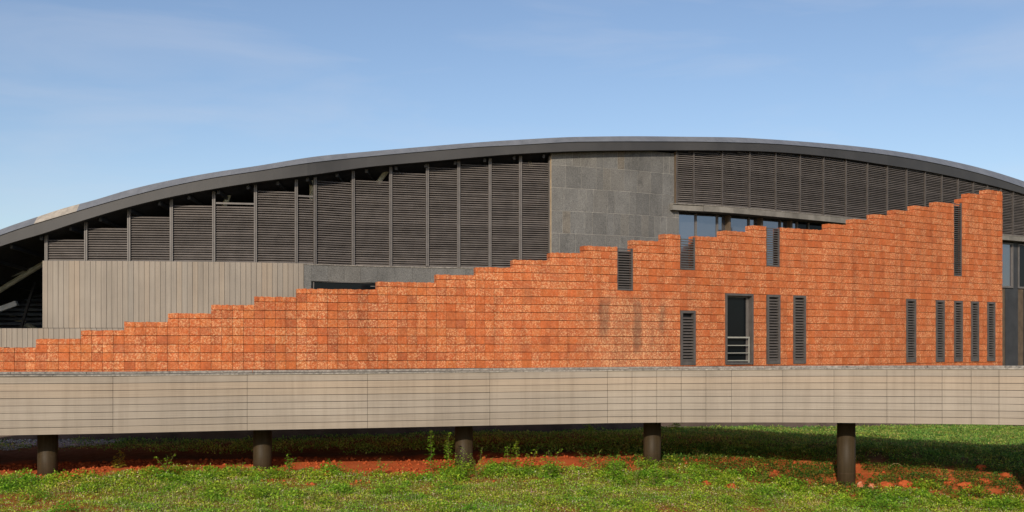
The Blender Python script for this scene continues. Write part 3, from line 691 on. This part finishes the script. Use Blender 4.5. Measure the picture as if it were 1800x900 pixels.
def block(a_, b_, z0, z1, gv, gh, cap=False):
    j = random.uniform(-.006, .009)
    A, B = WALL.at(a_ + gv, j), WALL.at(b_ - gv, j + random.uniform(-.003, .003)); A2, B2 = WALL.at(a_ + gv, -TH), WALL.at(b_ - gv, -TH)
    r_ = lambda s_=.004: random.uniform(-s_, s_)
    zt = [z1 - gh + r_(.007 if cap else .002) for _ in range(2)]
    if cap:
        n_ = 4; pts = [(z1 + r_(.012)) for _ in range(n_ + 1)]
        for i_ in range(n_):
            u0, u1 = i_ / n_, (i_ + 1) / n_
            la = lambda P, Q, u: (P[0] + (Q[0] - P[0]) * u, P[1] + (Q[1] - P[1]) * u)
            mas.hexa([(*la(A, B, u0), z0 + gh), (*la(A, B, u1), z0 + gh), (*la(A, B, u1), pts[i_ + 1]), (*la(A, B, u0), pts[i_]),
                      (*la(A2, B2, u0), z0 + gh), (*la(A2, B2, u1), z0 + gh), (*la(A2, B2, u1), pts[i_ + 1]), (*la(A2, B2, u0), pts[i_])],
                     uv=[(a_ + (b_ - a_) * u0, z0), (a_ + (b_ - a_) * u1, z0), (a_ + (b_ - a_) * u1, z1), (a_ + (b_ - a_) * u0, z1)] * 2)
        return
    mas.hexa([(*A, z0 + gh + r_(.002)), (*B, z0 + gh + r_(.002)), (*B, zt[1]), (*A, zt[0]), (*A2, z0 + gh), (*B2, z0 + gh), (*B2, z1 - gh), (*A2, z1 - gh)],
             uv=[(a_, z0), (b_, z0), (b_, z1), (a_, z1)] * 2)
i = 0
while i < len(joints) - 1:
    a_, b_ = joints[i], joints[i + 1]; kt = ktop((a_ + b_) / 2)
    ks = list(range(-7, kt)) + [kt]
    for k in ks:
        z0 = ZC + k * CO; z1 = z0 + (CAP if k == kt else CO)
        # z ranges cut by holes
        segs = [(a_, b_)]
        part = None
        for (h0, h1, hz0, hz1) in hs:
            if h1 <= a_ or h0 >= b_: continue
            lo, hi = max(z0, hz0), min(z1, hz1)
            if hi - lo <= .02: continue
            if hi - lo < (z1 - z0) - .02:
                # partially cut course: keep the rest as shorter pieces over the hole
                if hz0 > z0: part = (max(a_, h0), min(b_, h1), z0, hz0)
                else: part = (max(a_, h0), min(b_, h1), hz1, z1)
            segs = subtract(segs, h0, h1)
        wide = (a_ + b_) / 2 > WALL.S(880)
        for (p, q_) in segs:
            if q_ - p > .04: block(p, q_, z0, z1, .0022 if wide else .0045, .008, k == kt)
        if part and part[1] - part[0] > .04: block(part[0], part[1], part[2], part[3], .0022, .008)
    i += 1
mas_o = mas.build('masonry', M['laterite'], lat)
# mortar bed just behind the block faces (same openings)
cuts_s = sorted(set([round(x, 4) for x in sm] + [round(x, 4) for h in hs for x in h[:2]]))
for a_, b_ in zip(cuts_s[:-1], cuts_s[1:]):
    mdl = (a_ + b_) / 2; kt = ktop(mdl); zt = ZC + kt * CO + CAP - .03
    zr = [(ZB, zt)]
    for (h0, h1, hz0, hz1) in hs:
        if h0 - 1e-3 <= mdl <= h1 + 1e-3: zr = subtract(zr, hz0, hz1)
    kl = ktop(a_ - .01) if a_ > sm[0] + .01 else -9; kr = ktop(b_ + .01) if b_ < sm[-1] - .01 else -99
    for (p, q_) in zr:
        he = lambda e: any(abs(e - h[i_]) < 2e-3 and min(q_, h[3]) - max(p, h[2]) > .05 for h in hs for i_ in (0, 1))
        ai = a_ + (.035 if (kl < kt or he(a_)) else 0); bi = b_ - .035 if (he(b_) or kr < kt - 2) else (b_ + .034 if kr > kt else b_)
        WALL.box(core, ai, bi, p, q_, -.028, -TH + .03, n=max(1, int((b_ - a_) / .5)))
core.build('mortar', M['brick_mortar'], mas_o)
q = MB(); WALL.box(q, WALL.S(-250), WALL.S(1763), GZ, ZB - .003, .03, -TH - .03, n=90); q.build('plinth', M['plinth_concrete'], lat)
# louvred vents low in the wall
def vent(pa, pb, z0, z1, backing=True, label=None):
    sa, sb = WALL.S(pa), WALL.S(pb); fw = .085
    q = MB()
    WALL.box(q, sa, sa + fw, z0, z1, .035, -.12); WALL.box(q, sb - fw, sb, z0, z1, .035, -.12)
    WALL.box(q, sa + fw, sb - fw, z1 - fw, z1, .035, -.12); WALL.box(q, sa + fw, sb - fw, z0, z0 + .13, .035, -.12)
    o = q.build('louvre_vent', M['shutter_metal'], lat)
    q = MB(); z = z0 + .14
    while z < z1 - fw - .10:
        A, B = WALL.at(sa + fw, .012), WALL.at(sb - fw, .012); A2, B2 = WALL.at(sa + fw, -.04), WALL.at(sb - fw, -.04)
        q.hexa([(*A, z), (*B, z), (*B, z + .012), (*A, z + .012), (*A2, z + .05), (*B2, z + .05), (*B2, z + .062), (*A2, z + .062)]); z += .100
    q.build('slats', M['shutter_metal'], o)
    q = MB(); WALL.box(q, sa + fw, sb - fw, z0 + .1, z1 - fw, -.10, -.118); q.build('backing', M['interior'], o)
    return o
for h in (4, 6, 7, 8, 9, 10, 11, 12): vent(holes[h][0], holes[h][1], holes[h][2], holes[h][3])
# open louvres in the notches
def notch(pa, pb, z0, z1, ftop):
    sa, sb = WALL.S(pa), WALL.S(pb)
    q = MB(); WALL.box(q, sa, sa + .03, z0, z1, .0, -.07); WALL.box(q, sb - .05, sb, z0, z1, .0, -.07); WALL.box(q, sa + .03, sb - .05, z0, z0 + .06, .02, -.09)
    o = q.build('notch_louvre', M['shutter_metal'], lat)
    q = MB(); z = z0 + .09
    while z < z1 - .03:
        A, B = WALL.at(sa + .03, -.005), WALL.at(sb - .05, -.005); A2, B2 = WALL.at(sa + .03, -.06), WALL.at(sb - .05, -.06)
        q.hexa([(*A, z), (*B, z), (*B, z + .012), (*A, z + .012), (*A2, z + .036), (*B2, z + .036), (*B2, z + .048), (*A2, z + .048)]); z += .082
    q.build('slats', M['shutter_metal'], o)
    if ftop:
        q = MB(); WALL.box(q, sa + .03, sb - .05, z0 + .06, z1 - .12, -.14, -.155); q.build('backing', M['interior'], o)
notch(1085.5, 1112.5, ZC + 7 * CO, ZC + 3.12, 1); notch(1196, 1222, ZC + 10 * CO, ZC + 3.6, 0)
notch(1347.5, 1370.5, ZC + 11 * CO, ZC + 4.12, 0); notch(1676.7, 1690.8, ZC + 11 * CO, ZC + 23 * CO - .03, 1)
# tall window with guard rails
pa, pb, z0, z1 = holes[5]; sa, sb = WALL.S(pa), WALL.S(pb)
q = MB(); fw = .075
WALL.box(q, sa, sa + fw, z0, z1, .04, -.30); WALL.box(q, sb - fw, sb, z0, z1, .04, -.30)
WALL.box(q, sa + fw, sb - fw, z1 - fw, z1, .04, -.30); WALL.box(q, sa + fw, sb - fw, z0, z0 + .06, .04, -.30)
wn_ = q.build('window', M['shutter_metal'], lat)
q = MB()
for (a_, b_, c_, d_) in ((sa + fw, sa + fw + .03, z0 + .06, z1 - fw), (sb - fw - .10, sb - fw, z0 + .06, z1 - fw), (sa + fw + .03, sb - fw - .10, z1 - fw - .05, z1 - fw), (sa + fw + .03, sb - fw - .10, z0 + .06, z0 + .10)):
    WALL.box(q, a_, b_, c_, d_, -.14, -.20)
q.build('frame', M['post_metal'], wn_)
q = MB(); WALL.box(q, sa + fw, sb - fw, z0, z1 - fw, -.17, -.18); q.build('pane', M['dark_glass'], wn_)
q = MB()
for k in range(4):
    zz = z0 + .12 + k * .263
    WALL.box(q, sa + fw, sb - fw - .06, zz, zz + (.05 if k == 3 else .026), -.02, -.05)
WALL.box(q, sb - fw - .10, sb - fw - .065, z0 + .06, z0 + .93, -.02, -.05)
q.build('guard_rail', M['rail_steel'], wn_)
q = MB(); WALL.box(q, sa + .1, sb - .1, z0 + .05, z1 - .05, -.34, -.345); q.build('room_lining', M['interior'], wn_)

# ------------------------------------------------------------------ elevated walkway
wk = empty('elevated_walkway', (0, 27, ZC - 3.2), 'raised curving walkway clad in long beige horizontal boards on dark round columns', 'walkway')
PH = 1.3; NB = 8
pj = [-615, -400, -180, -20, 198.5, 434.5, 646, 861, 1068, 1111, 1154.5, 1197.5, 1241, 1286, 1376, 1466, 1559, 1608, 1656, 1707, 1756, 1806, 1857, 1950, 2070, 2240, 2410]
gapz = .0062
for a_, b_ in zip(pj[:-1], pj[1:]):
    sa, sb = DECK.S(a_), DECK.S(b_); q = MB(); ba, bb = deck_zb(a_), deck_zb(b_); g = PH / NB
    long_ = (sb - sa) > 2
    for k in range(NB):
        j = random.uniform(0, .004)
        sg = random.uniform(0, .005)
        DECK.box(q, sa + .004, sb - .004, ba + g * k + gapz, ba + g * (k + 1) - gapz + sg, j, -.03, z0b=bb + g * k + gapz, z1b=bb + g * (k + 1) - gapz, n=1)
    q.build('cladding_panel', M['deck_board'], wk)
def strip(mb, pa, pb, zo0, zo1, f, b_, n, m=0):
    for i_ in range(n):
        p0 = pa + (pb - pa) * i_ / n; p1 = pa + (pb - pa) * (i_ + 1) / n
        DECK.box(mb, DECK.S(p0), DECK.S(p1), deck_zb(p0) + zo0, deck_zb(p0) + zo1, f, b_, z0b=deck_zb(p1) + zo0, z1b=deck_zb(p1) + zo1, m=m)
q = MB(); strip(q, -615, 2410, .01, PH - .005, -.05, -.16, 60); q.build('parapet', M['clad_backing'], wk)
q = MB(); strip(q, -615, 2410, .03, .38, -.17, -2.3, 60); q.build('deck_slab', M['concrete'], wk)
q = MB()
wide_ = pchip([-615, 900, 1250, 1450, 1620, 1800, 2420], [5.6, 5.6, 5.6, 5.0, 3.7, 2.5, 2.43])  # unseen slab added to push the walkway's ground shadow further back
for p0 in range(-615, 2400, 20):
    p1 = p0 + 20; A0, A1 = DECK.S(p0), DECK.S(p1); o0, o1 = float(wide_(p0)), float(wide_(p1))
    f0, f1 = DECK.at(A0, -2.425), DECK.at(A1, -2.425); g0, g1 = DECK.at(A0, -o0 - .02), DECK.at(A1, -o1 - .02); z0_, z1_ = deck_zb(p0), deck_zb(p1)
    q.hexa([(*f0, z0_ + .45), (*f1, z1_ + .45), (*f1, z1_ + .78), (*f0, z0_ + .78), (*g0, z0_ + .45), (*g1, z1_ + .45), (*g1, z1_ + .78), (*g0, z0_ + .78)])
q.build('shadow_slab', M['concrete'], wk)
q = MB()
for a_, b_ in zip(range(-615, 2380, 118), range(-497, 2500, 118)):
    b_ = min(b_, 2410)
    strip(q, a_ + .6, b_ - .4, PH + .004, PH + .036, .035, -.22, 3)
q.build('coping', M['coping'], wk)
q = MB(); strip(q, -615, 2410, .06, PH - .01, -2.31, -2.42, 60); q.build('rear_parapet', M['deck_board'], wk)
q = MB(); strip(q, -615, 2410, .40, PH - .01, -2.27, -2.295, 9); q.build('rear_lining', M['deck_board'], wk)
q = MB()
for a_, b_ in zip(range(-615, 2380, 151), range(-464, 2550, 151)):
    b_ = min(b_, 2410)
    strip(q, a_ + .5, b_ - .5, PH - .004, PH + .045, -2.2, -2.5, 3)
q.build('rear_coping', M['coping'], wk)
for px in (-560, -215, 84, 461.5, 815.5, 1146.5, 1487.5, 1830, 2160, 2380):
    s_ = DECK.S(px); 
    x, y = DECK.at(s_, -1.02); 
    # keep the column on its bearing in the row
    x = (px - 900) / F * y
    zb_ = float(terrain(x, y)); q = MB(); zt = deck_zb(px) + .02
    q.tube((x, y, zb_ - .6), (x, y, zt), .225, 48)
    o = q.build('column', M['column_paint'], wk)
    for p_ in o.data.polygons: p_.use_smooth = len(p_.vertices) == 4
    q = MB(); q.tube((x, y, zt - .045), (x, y, zt - .012), .29, 48); q.build('head_plate', M['dark_steel'], o)
    q = MB(); q.tube((x, y, zb_ + .26), (x, y, zb_ + .275), .229, 48); q.build('weld_band', M['column_paint'], o)

# ------------------------------------------------------------------ vegetation as meshes of many small leaves
def bulk(name, V, Fq, material, label, cat='grass', kind='stuff', smooth=False):
    me = bpy.data.meshes.new(name); n = len(V); nf = len(Fq); k = Fq.shape[1]
    me.vertices.add(n); me.vertices.foreach_set('co', V.astype(np.float32).ravel())
    me.loops.add(nf * k); me.loops.foreach_set('vertex_index', Fq.astype(np.int32).ravel())
    me.polygons.add(nf); me.polygons.foreach_set('loop_start', np.arange(0, nf * k, k, dtype=np.int32))
    me.update(calc_edges=True); me.materials.append(material)
    o = bpy.data.objects.new(name, me); C.objects.link(o); return tag(o, label, cat, kind=kind)
def leaves(P, L_, Wd, tilt, az):
    """diamond leaves at P, length L_, width Wd, tilt from horizontal, azimuth"""
    n = len(P); ca, sa_ = np.cos(az), np.sin(az); ct, st_ = np.cos(tilt), np.sin(tilt)
    dirv = np.stack([ca * ct, sa_ * ct, st_], -1); side = np.stack([-sa_, ca, np.zeros(n)], -1)
    roll = rng.normal(0, .5, n)[:, None]; up = np.cross(dirv, side); side = side * np.cos(roll) + up * np.sin(roll)
    a_ = P; c_ = P + dirv * L_[:, None]; mid = P + dirv * (L_ * .5)[:, None]
    b_ = mid + side * Wd[:, None] * .5; d_ = mid - side * Wd[:, None] * .5
    return np.stack([a_, b_, c_, d_], 1).reshape(-1, 3)
def quads(n): return np.arange(n * 4).reshape(n, 4)
def scatter(n, y0, y1):
    # uniform over a trapezoid a little wider than the view
    y = np.sqrt(rng.uniform(y0 ** 2, y1 ** 2, n)); x = rng.uniform(-1.28, 1.28, n) * 900 / F * y
    return x, y
# front ground cover
x, y = scatter(520000, 18.5, 28.5); f_, b_, r_ = covers(x, y)
clump = fbm(x, y, 3.2, 41); tall = fbm(x, y, 0.9, 51)
keep = rng.uniform(0, 1, len(x)) < f_ * np.clip(.35 + clump * 1.1, 0, 1)
x, y = x[keep], y[keep]; clump = clump[keep]; tall = tall[keep]
fe = front_edge(bearing(x, y)); band_ = np.exp(-((fe - y - .5) / .9) ** 2)
nc = 900; cx, cy = scatter(nc, 19, 28.2); cf, _, _ = covers(cx, cy); ed = front_edge(bearing(cx, cy)) - cy
kc = (rng.uniform(0, 1, nc) < np.where(np.abs(ed) < 1.2, .95, .25)) & (cf > .02) & (ed > -1.0); cx, cy = cx[kc], cy[kc]; nc = len(cx); rad = rng.uniform(.10, .34, nc)
hx = []; 
for i_ in range(nc):
    m_ = int(260 * rad[i_] ** 1.3 / .2); a_ = rng.uniform(0, 6.28, m_); e_ = np.arccos(rng.uniform(0, 1, m_)); rr = rad[i_] * rng.uniform(.55, 1.05, m_)
    hx.append(np.stack([cx[i_] + rr * np.sin(e_) * np.cos(a_), cy[i_] + rr * np.sin(e_) * np.sin(a_), float(terrain(cx[i_], cy[i_])) + rr * np.cos(e_) * .85], -1))
hx = np.concatenate(hx); hl = rng.uniform(.035, .075, len(hx))
bulk('leafy_cover', leaves(hx, hl, hl * rng.uniform(.45, .8, len(hx)), rng.normal(.2, .4, len(hx)), rng.uniform(0, 6.28, len(hx))), quads(len(hx)), M['weed_leaf'],
     'leafy green ground plants mounded through the clover along the edge of the bare soil', 'ground plants')
h = rng.uniform(0, 1, len(x)) ** .8 * (.015 + .13 * clump ** 1.6 * (.35 + 1.0 * np.clip(tall, 0, 1)) + .10 * band_ * clump)
P = np.stack([x, y, terrain(x, y) + h], -1); L_ = rng.uniform(.018, .042, len(x)) * (.8 + .5 * clump + .3 * band_)
bulk('grass', leaves(P, L_, L_ * rng.uniform(.4, .75, len(x)), rng.normal(.35, .45, len(x)), rng.uniform(0, 6.28, len(x))), quads(len(x)), M['clover_leaf'],
     'bright green low clover and grass covering the ground in front of the walkway')
print('front leaves', len(x))
# creepers on the bank, right
x, y = scatter(300000, 25, 31.2); f_, b_, r_ = covers(x, y)
keep = rng.uniform(0, 1, len(x)) < b_ * 1.0; x, y = x[keep], y[keep]; cl = fbm(x, y, 2.5, 61)
h = rng.uniform(0, 1, len(x)) * (.03 + .20 * cl ** 2)
P = np.stack([x, y, terrain(x, y) + h], -1); L_ = rng.uniform(.03, .06, len(x))
bulk('creepers', leaves(P, L_, L_ * rng.uniform(.5, .9, len(x)), rng.normal(.2, .5, len(x)), rng.uniform(0, 6.28, len(x))), quads(len(x)), M['creeper_leaf'],
     'dark green creepers over red soil on the bank below the walkway on the right', 'creepers')
print('bank leaves', len(x))
# rear grass
x, y = scatter(420000, 28, 44); f_, b_, r_ = covers(x, y)
inw = y < WALL.D(np.clip(bearing(x, y), -260, 1800)) - .05
keep = (rng.uniform(0, 1, len(x)) < r_ * .95) & inw; x, y = x[keep], y[keep]; cl = fbm(x, y, 2.0, 71)
h = rng.uniform(0, 1, len(x)) * (.03 + .16 * cl ** 2)
P = np.stack([x, y, terrain(x, y) + h], -1); L_ = rng.uniform(.035, .08, len(x))
bulk('rear_grass', leaves(P, L_, L_ * rng.uniform(.25, .7, len(x)), rng.normal(.6, .5, len(x)), rng.uniform(0, 6.28, len(x))), quads(len(x)), M['rear_grass'],
     'grass on the ground behind the walkway at the foot of the red wall')
print('rear leaves', len(x))
# dry blades in front
x, y = scatter(34000, 18.5, 27); f_, b_, r_ = covers(x, y); cl = fbm(x, y, 1.1, 81)
keep = rng.uniform(0, 1, len(x)) < f_ * np.clip((cl - .4) * 3, 0.05, 1); x, y = x[keep], y[keep]
P = np.stack([x, y, terrain(x, y)], -1); L_ = rng.uniform(.05, .16, len(x))
leafmat('dry_blade', [(0, (0.24, 0.22, 0.07)), (0.4, (0.42, 0.40, 0.16)), (0.8, (0.55, 0.48, 0.26)), (1, (0.5, 0.36, 0.30))], .3)
bulk('dry_grass', leaves(P, L_, rng.uniform(.004, .009, len(x)), rng.normal(1.15, .3, len(x)), rng.uniform(0, 6.28, len(x))), quads(len(x)), M['dry_blade'],
     'thin pale dry grass blades standing in the green ground cover')
# small crumbs of red soil over bare strip
def pebbles(n, xs_, ys_, rmin, rmax, material, name, label, cat, sink=.3):
    base_v = np.array([(1, 0, 0), (-1, 0, 0), (0, 1, 0), (0, -1, 0), (0, 0, 1), (0, 0, -1)], float)
    tri = np.array([(0, 2, 4), (2, 1, 4), (1, 3, 4), (3, 0, 4), (2, 0, 5), (1, 2, 5), (3, 1, 5), (0, 3, 5)])
    r = rng.uniform(0, 1, n) ** 2.5 * (rmax - rmin) + rmin
    V = base_v[None] * r[:, None, None] * rng.uniform(.6, 1.3, (n, 6, 1)); a = rng.uniform(0, 6.28, n)
    V = np.stack([V[..., 0] * np.cos(a)[:, None] - V[..., 1] * np.sin(a)[:, None], V[..., 0] * np.sin(a)[:, None] + V[..., 1] * np.cos(a)[:, None], V[..., 2] * .75], -1)
    V += np.stack([xs_, ys_, terrain(xs_, ys_) + r * (1 - sink) * .4], -1)[:, None]
    return bulk(name, V.reshape(-1, 3), (tri[None] + (np.arange(n) * 6)[:, None, None]).reshape(-1, 3), material, label, cat)
x, y = scatter(90000, 24, 31); f_, b_, r_ = covers(x, y); keep = rng.uniform(0, 1, len(x)) < (1 - f_) * (1 - b_ * .7) * (1 - r_) * (.2 + .6 * (bearing(x, y) < 560)) * (y < DECK.D(np.clip(bearing(x, y), -300, 2080)) + 2.7) * np.clip((fbm(x, y, 1.5, 91) - .35) * 4, 0.05, 1)
x, y = x[keep], y[keep]; pebbles(len(x), x, y, .006, .075, M['clod'], 'soil_crumbs', 'loose crumbs of red soil on the bare strip under the walkway', 'soil')
n = 9000; x = rng.uniform(-16.5, -11.2, n); y = rng.uniform(28.6, 31.6, n); keep = (y > 28.6 + (x + 16.5) * .42 + (fbm(x, y, 1, 5) - .5) * 1.6); x, y = x[keep], y[keep]
pebbles(len(x), x, y, .015, .05, M['gravel'], 'gravel', 'grey white gravel along the foot of the wall at far left', 'gravel')

# ------------------------------------------------------------------ individual weeds
def ground_hit(px, py):
    """point of the terrain on this bearing at this photo height"""
    for D in np.arange(18, 45, .02):
        x = (px - 900) / F * D
        if ZC + (HZ - py) / F * D <= float(terrain(x, D)): return x, D
    return (px - 900) / F * 26, 26
def weed(px, py, hpx, wpx, label, leafm='weed_leaf', stems=3, dens=1.0, name='weed', leaf=.075):
    x0, y0 = ground_hit(px, py); z0 = float(terrain(x0, y0)); H_ = 1.25 * hpx * y0 / F; Wd = 1.35 * wpx * y0 / F
    rt = empty(name, (x0, y0, z0), label, 'plant', 'weeds growing under the walkway')
    q = MB(); V = []
    r_ = random.Random(int(px * 13 + py))
    for s_ in range(stems):
        a = r_.uniform(0, 6.28); sp = Wd * .5 * math.sqrt(r_.random()) if stems > 1 else Wd * .08
        hh = H_ * (r_.uniform(.55, 1.0) if s_ else 1.0)
        p = Vector((x0 + math.cos(a) * .02, y0 + math.sin(a) * .02, z0 - .02)); tip = Vector((x0 + math.cos(a) * sp, y0 + math.sin(a) * sp * .7, z0 + hh * .95))
        prev = p; nseg = 6
        for k in range(1, nseg + 1):
            u = k / nseg; c_ = p.lerp(tip, u) + Vector((r_.uniform(-.012, .012), r_.uniform(-.012, .012), 0)) + Vector((math.cos(a), math.sin(a), 0)) * (-.25 * sp * math.sin(u * 3.14))
            q.tube(prev, c_, .006 * (1.2 - u * .7), 5, .006 * (1.2 - (k + 1) / nseg * .6))
            nl = max(2, int(4.6 * dens * (hh / nseg) / .045))
            for l in range(nl):
                w_ = r_.random(); o_ = prev.lerp(c_, w_); az = r_.uniform(0, 6.28); ln = leaf * r_.uniform(.7, 1.25) * (1.15 - .5 * u)
                stalk = ln * r_.uniform(.2, 1.9) * (1.2 - u * .7)
                o_ = o_ + Vector((math.cos(az), math.sin(az), .25)) * stalk
                V.append((o_, ln, az, r_.uniform(-.5, .6)))
            prev = c_
    q.build('stem', M['stem'], rt)
    m_ = MB()
    for (o_, ln, az, tl) in V:
        dv = Vector((math.cos(az) * math.cos(tl), math.sin(az) * math.cos(tl), math.sin(tl))); sd = Vector((-math.sin(az), math.cos(az), r_.uniform(-.5, .5))).normalized()
        fold = dv.cross(sd) * ln * .08
        b0 = o_; t_ = o_ + dv * ln
        l1 = o_ + dv * ln * .33 + sd * ln * .34; l2 = o_ + dv * ln * .72 + sd * ln * .27
        r1_ = o_ + dv * ln * .33 - sd * ln * .34; r2_ = o_ + dv * ln * .72 - sd * ln * .27
        m_.quad([b0 , l1 + fold, l2 + fold, t_, r2_ + fold, r1_ + fold])
    m_.build('leaves', M[leafm], rt)
weed(207, 823, 26, 20, 'small yellow green weed standing on red soil between the two left columns', 'yellow_leaf', 4, .8)
weed(293, 838, 34, 34, 'bushy green weed on the soil edge midway between the two left columns', 'weed_leaf', 5, .9)
weed(505, 832, 28, 22, 'green weed just right of the second column from the left', 'weed_leaf', 4, .9)
weed(448, 838, 16, 12, 'little weed at the foot of the second column from the left', 'weed_leaf', 2, .8)
weed(591, 838, 26, 24, 'leafy weed at the grass edge between the second and middle columns', 'weed_leaf', 4, .8)
weed(672, 836, 26, 28, 'sparse pale weed on bare red soil left of the middle column', 'yellow_leaf', 4, .5)
weed(757, 834, 66, 16, 'tall thin weed with leaves up its stem, left of the middle column', 'weed_leaf', 1, 1.6)
weed(789, 834, 62, 24, 'tall leafy weed touching the left side of the middle column', 'weed_leaf', 2, 1.3)
weed(812, 846, 44, 40, 'spreading weed growing in front of the middle column', 'weed_leaf', 6, .8)
weed(840, 842, 46, 44, 'arching feathery weed on the right side of the middle column', 'weed_leaf', 7, .8, leaf=.045)
weed(866, 840, 18, 22, 'round leaved weed low in the shadow notch right of the middle column', 'weed_leaf', 3, .9, leaf=.08)
weed(893, 828, 36, 14, 'short upright weed, left one of three in a row on bare red soil', 'weed_leaf', 1, 1.5)
weed(909, 834, 50, 20, 'taller upright weed, middle of three in a row on red soil', 'weed_leaf', 1, 1.6)
weed(931, 832, 36, 22, 'upright weed, last of three in a row on red soil right of the middle column', 'weed_leaf', 2, 1.1)
weed(968, 842, 44, 36, 'green bush of weeds midway between middle and fourth columns', 'weed_leaf', 6, .7)
weed(1042, 838, 40, 44, 'wide yellowish weed clump left of the fourth column', 'yellow_leaf', 6, .55)
weed(1085, 846, 40, 44, 'dense green weed clump just left of the fourth column', 'weed_leaf', 7, .7)
weed(1118, 850, 40, 34, 'feathery weed clump against the left of the fourth column', 'weed_leaf', 6, .7, leaf=.04)
weed(1150, 856, 40, 40, 'leafy weed standing in front of the fourth column', 'weed_leaf', 6, .8)
weed(1172, 848, 32, 20, 'weed leaning out from the right foot of the fourth column', 'weed_leaf', 3, .8)
weed(1237, 846, 20, 22, 'light green weed on the creeper bank right of the fourth column', 'weed_leaf', 4, .8)
weed(1340, 850, 20, 30, 'low bright weed in the creepers left of the right column', 'weed_leaf', 5, .8)
weed(1657, 848, 26, 34, 'pale green weed on the creeper bank right of the right column', 'yellow_leaf', 5, .6)
weed(8, 862, 28, 44, 'broad leaved green weed clump at the far left edge', 'weed_leaf', 6, .8)
weed(420, 842, 24, 30, 'low weed clump left of the second column from the left', 'weed_leaf', 5, .7)
weed(1190, 757, 20, 30, 'weed clump against the plinth behind the fourth column', 'weed_leaf', 5, .8)
weed(1037, 760, 20, 36, 'weed clump against the plinth left of the fourth column, in shade', 'weed_leaf', 6, .8)
weed(1690, 778, 6, 10, 'tiny weed at the shadow edge behind the walkway on the far right', 'yellow_leaf', 2, .8)
# dead curled stalk on the bank
x0, y0 = ground_hit(1572, 823); z0 = float(terrain(x0, y0)); q = MB(); prev = Vector((x0 - .18, y0, z0))
for k in range(1, 9):
    u = k / 8; c_ = Vector((x0 - .18 + .36 * u, y0 - .05 * u, z0 + .13 * math.sin(u * 2.6))); q.tube(prev, c_, .007, 5); prev = c_
tag(q.build('dry_stalk', M['dry_stem']), 'pale dead curved stalk lying over the creepers right of the right column', 'dead stalk')
# clods of earth
def clod(px, py, wpx, hpx, label, mt='clod'):
    x0, y0 = ground_hit(px, py); z0 = float(terrain(x0, y0)); a = wpx * y0 / F / 2; h_ = hpx * y0 / F
    bm = bmesh.new(); bmesh.ops.create_icosphere(bm, subdivisions=4, radius=1); sd = px * .37
    for v in bm.verts:
        n_ = mnoise.noise(v.co * 1.6 + Vector((sd, 0, 0))) * .35 + mnoise.noise(v.co * 4 + Vector((sd, 3, 0))) * .16 + mnoise.noise(v.co * 11 + Vector((sd, 3, 5))) * .07
        v.co *= 1 + n_
        v.co = Vector((v.co.x * a, v.co.y * a * .8, v.co.z * h_ * .6 + h_ * .12))
    me_ = bpy.data.meshes.new('clod'); bm.to_mesh(me_); bm.free(); me_.materials.append(M[mt])
    for p_ in me_.polygons: p_.use_smooth = True
    o = bpy.data.objects.new('earth_clod', me_); C.objects.link(o); o.location = (x0, y0, z0)
    tag(o, label, 'clod of earth', 'clods of earth along the bank')
clod(1285, 860, 22, 13, 'round red earth clod on the grass edge, midway between the two right columns')
clod(1213, 848, 13, 7, 'small red clod in the creepers right of the fourth column')
clod(1240, 852, 18, 9, 'crumbly red clod left of the large round one between the right columns')
clod(1512, 857, 12, 12, 'pale clod right beside the foot of the right column', 'pale_clod')
clod(1532, 857, 12, 9, 'small pale pointed clod, second one right of the right column', 'pale_clod')
clod(1558, 857, 26, 13, 'wide crumbled red clod right of the right column')
clod(1590, 855, 25, 15, 'largest red earth clod, right of the right column')
clod(1670, 851, 11, 6, 'small isolated red clod in the grass at right')
clod(1696, 856, 27, 12, 'long red clod in the grass at lower right')
clod(1730, 849, 26, 11, 'red clod above the long one near the right edge')
clod(1725, 824, 18, 9, 'red clod high on the creeper bank at far right')
clod(1768, 838, 22, 9, 'red clod nearest the right edge of the picture')
clod(1780, 772, 8, 5, 'small pinkish clod on sunlit grass behind the walkway at far right')
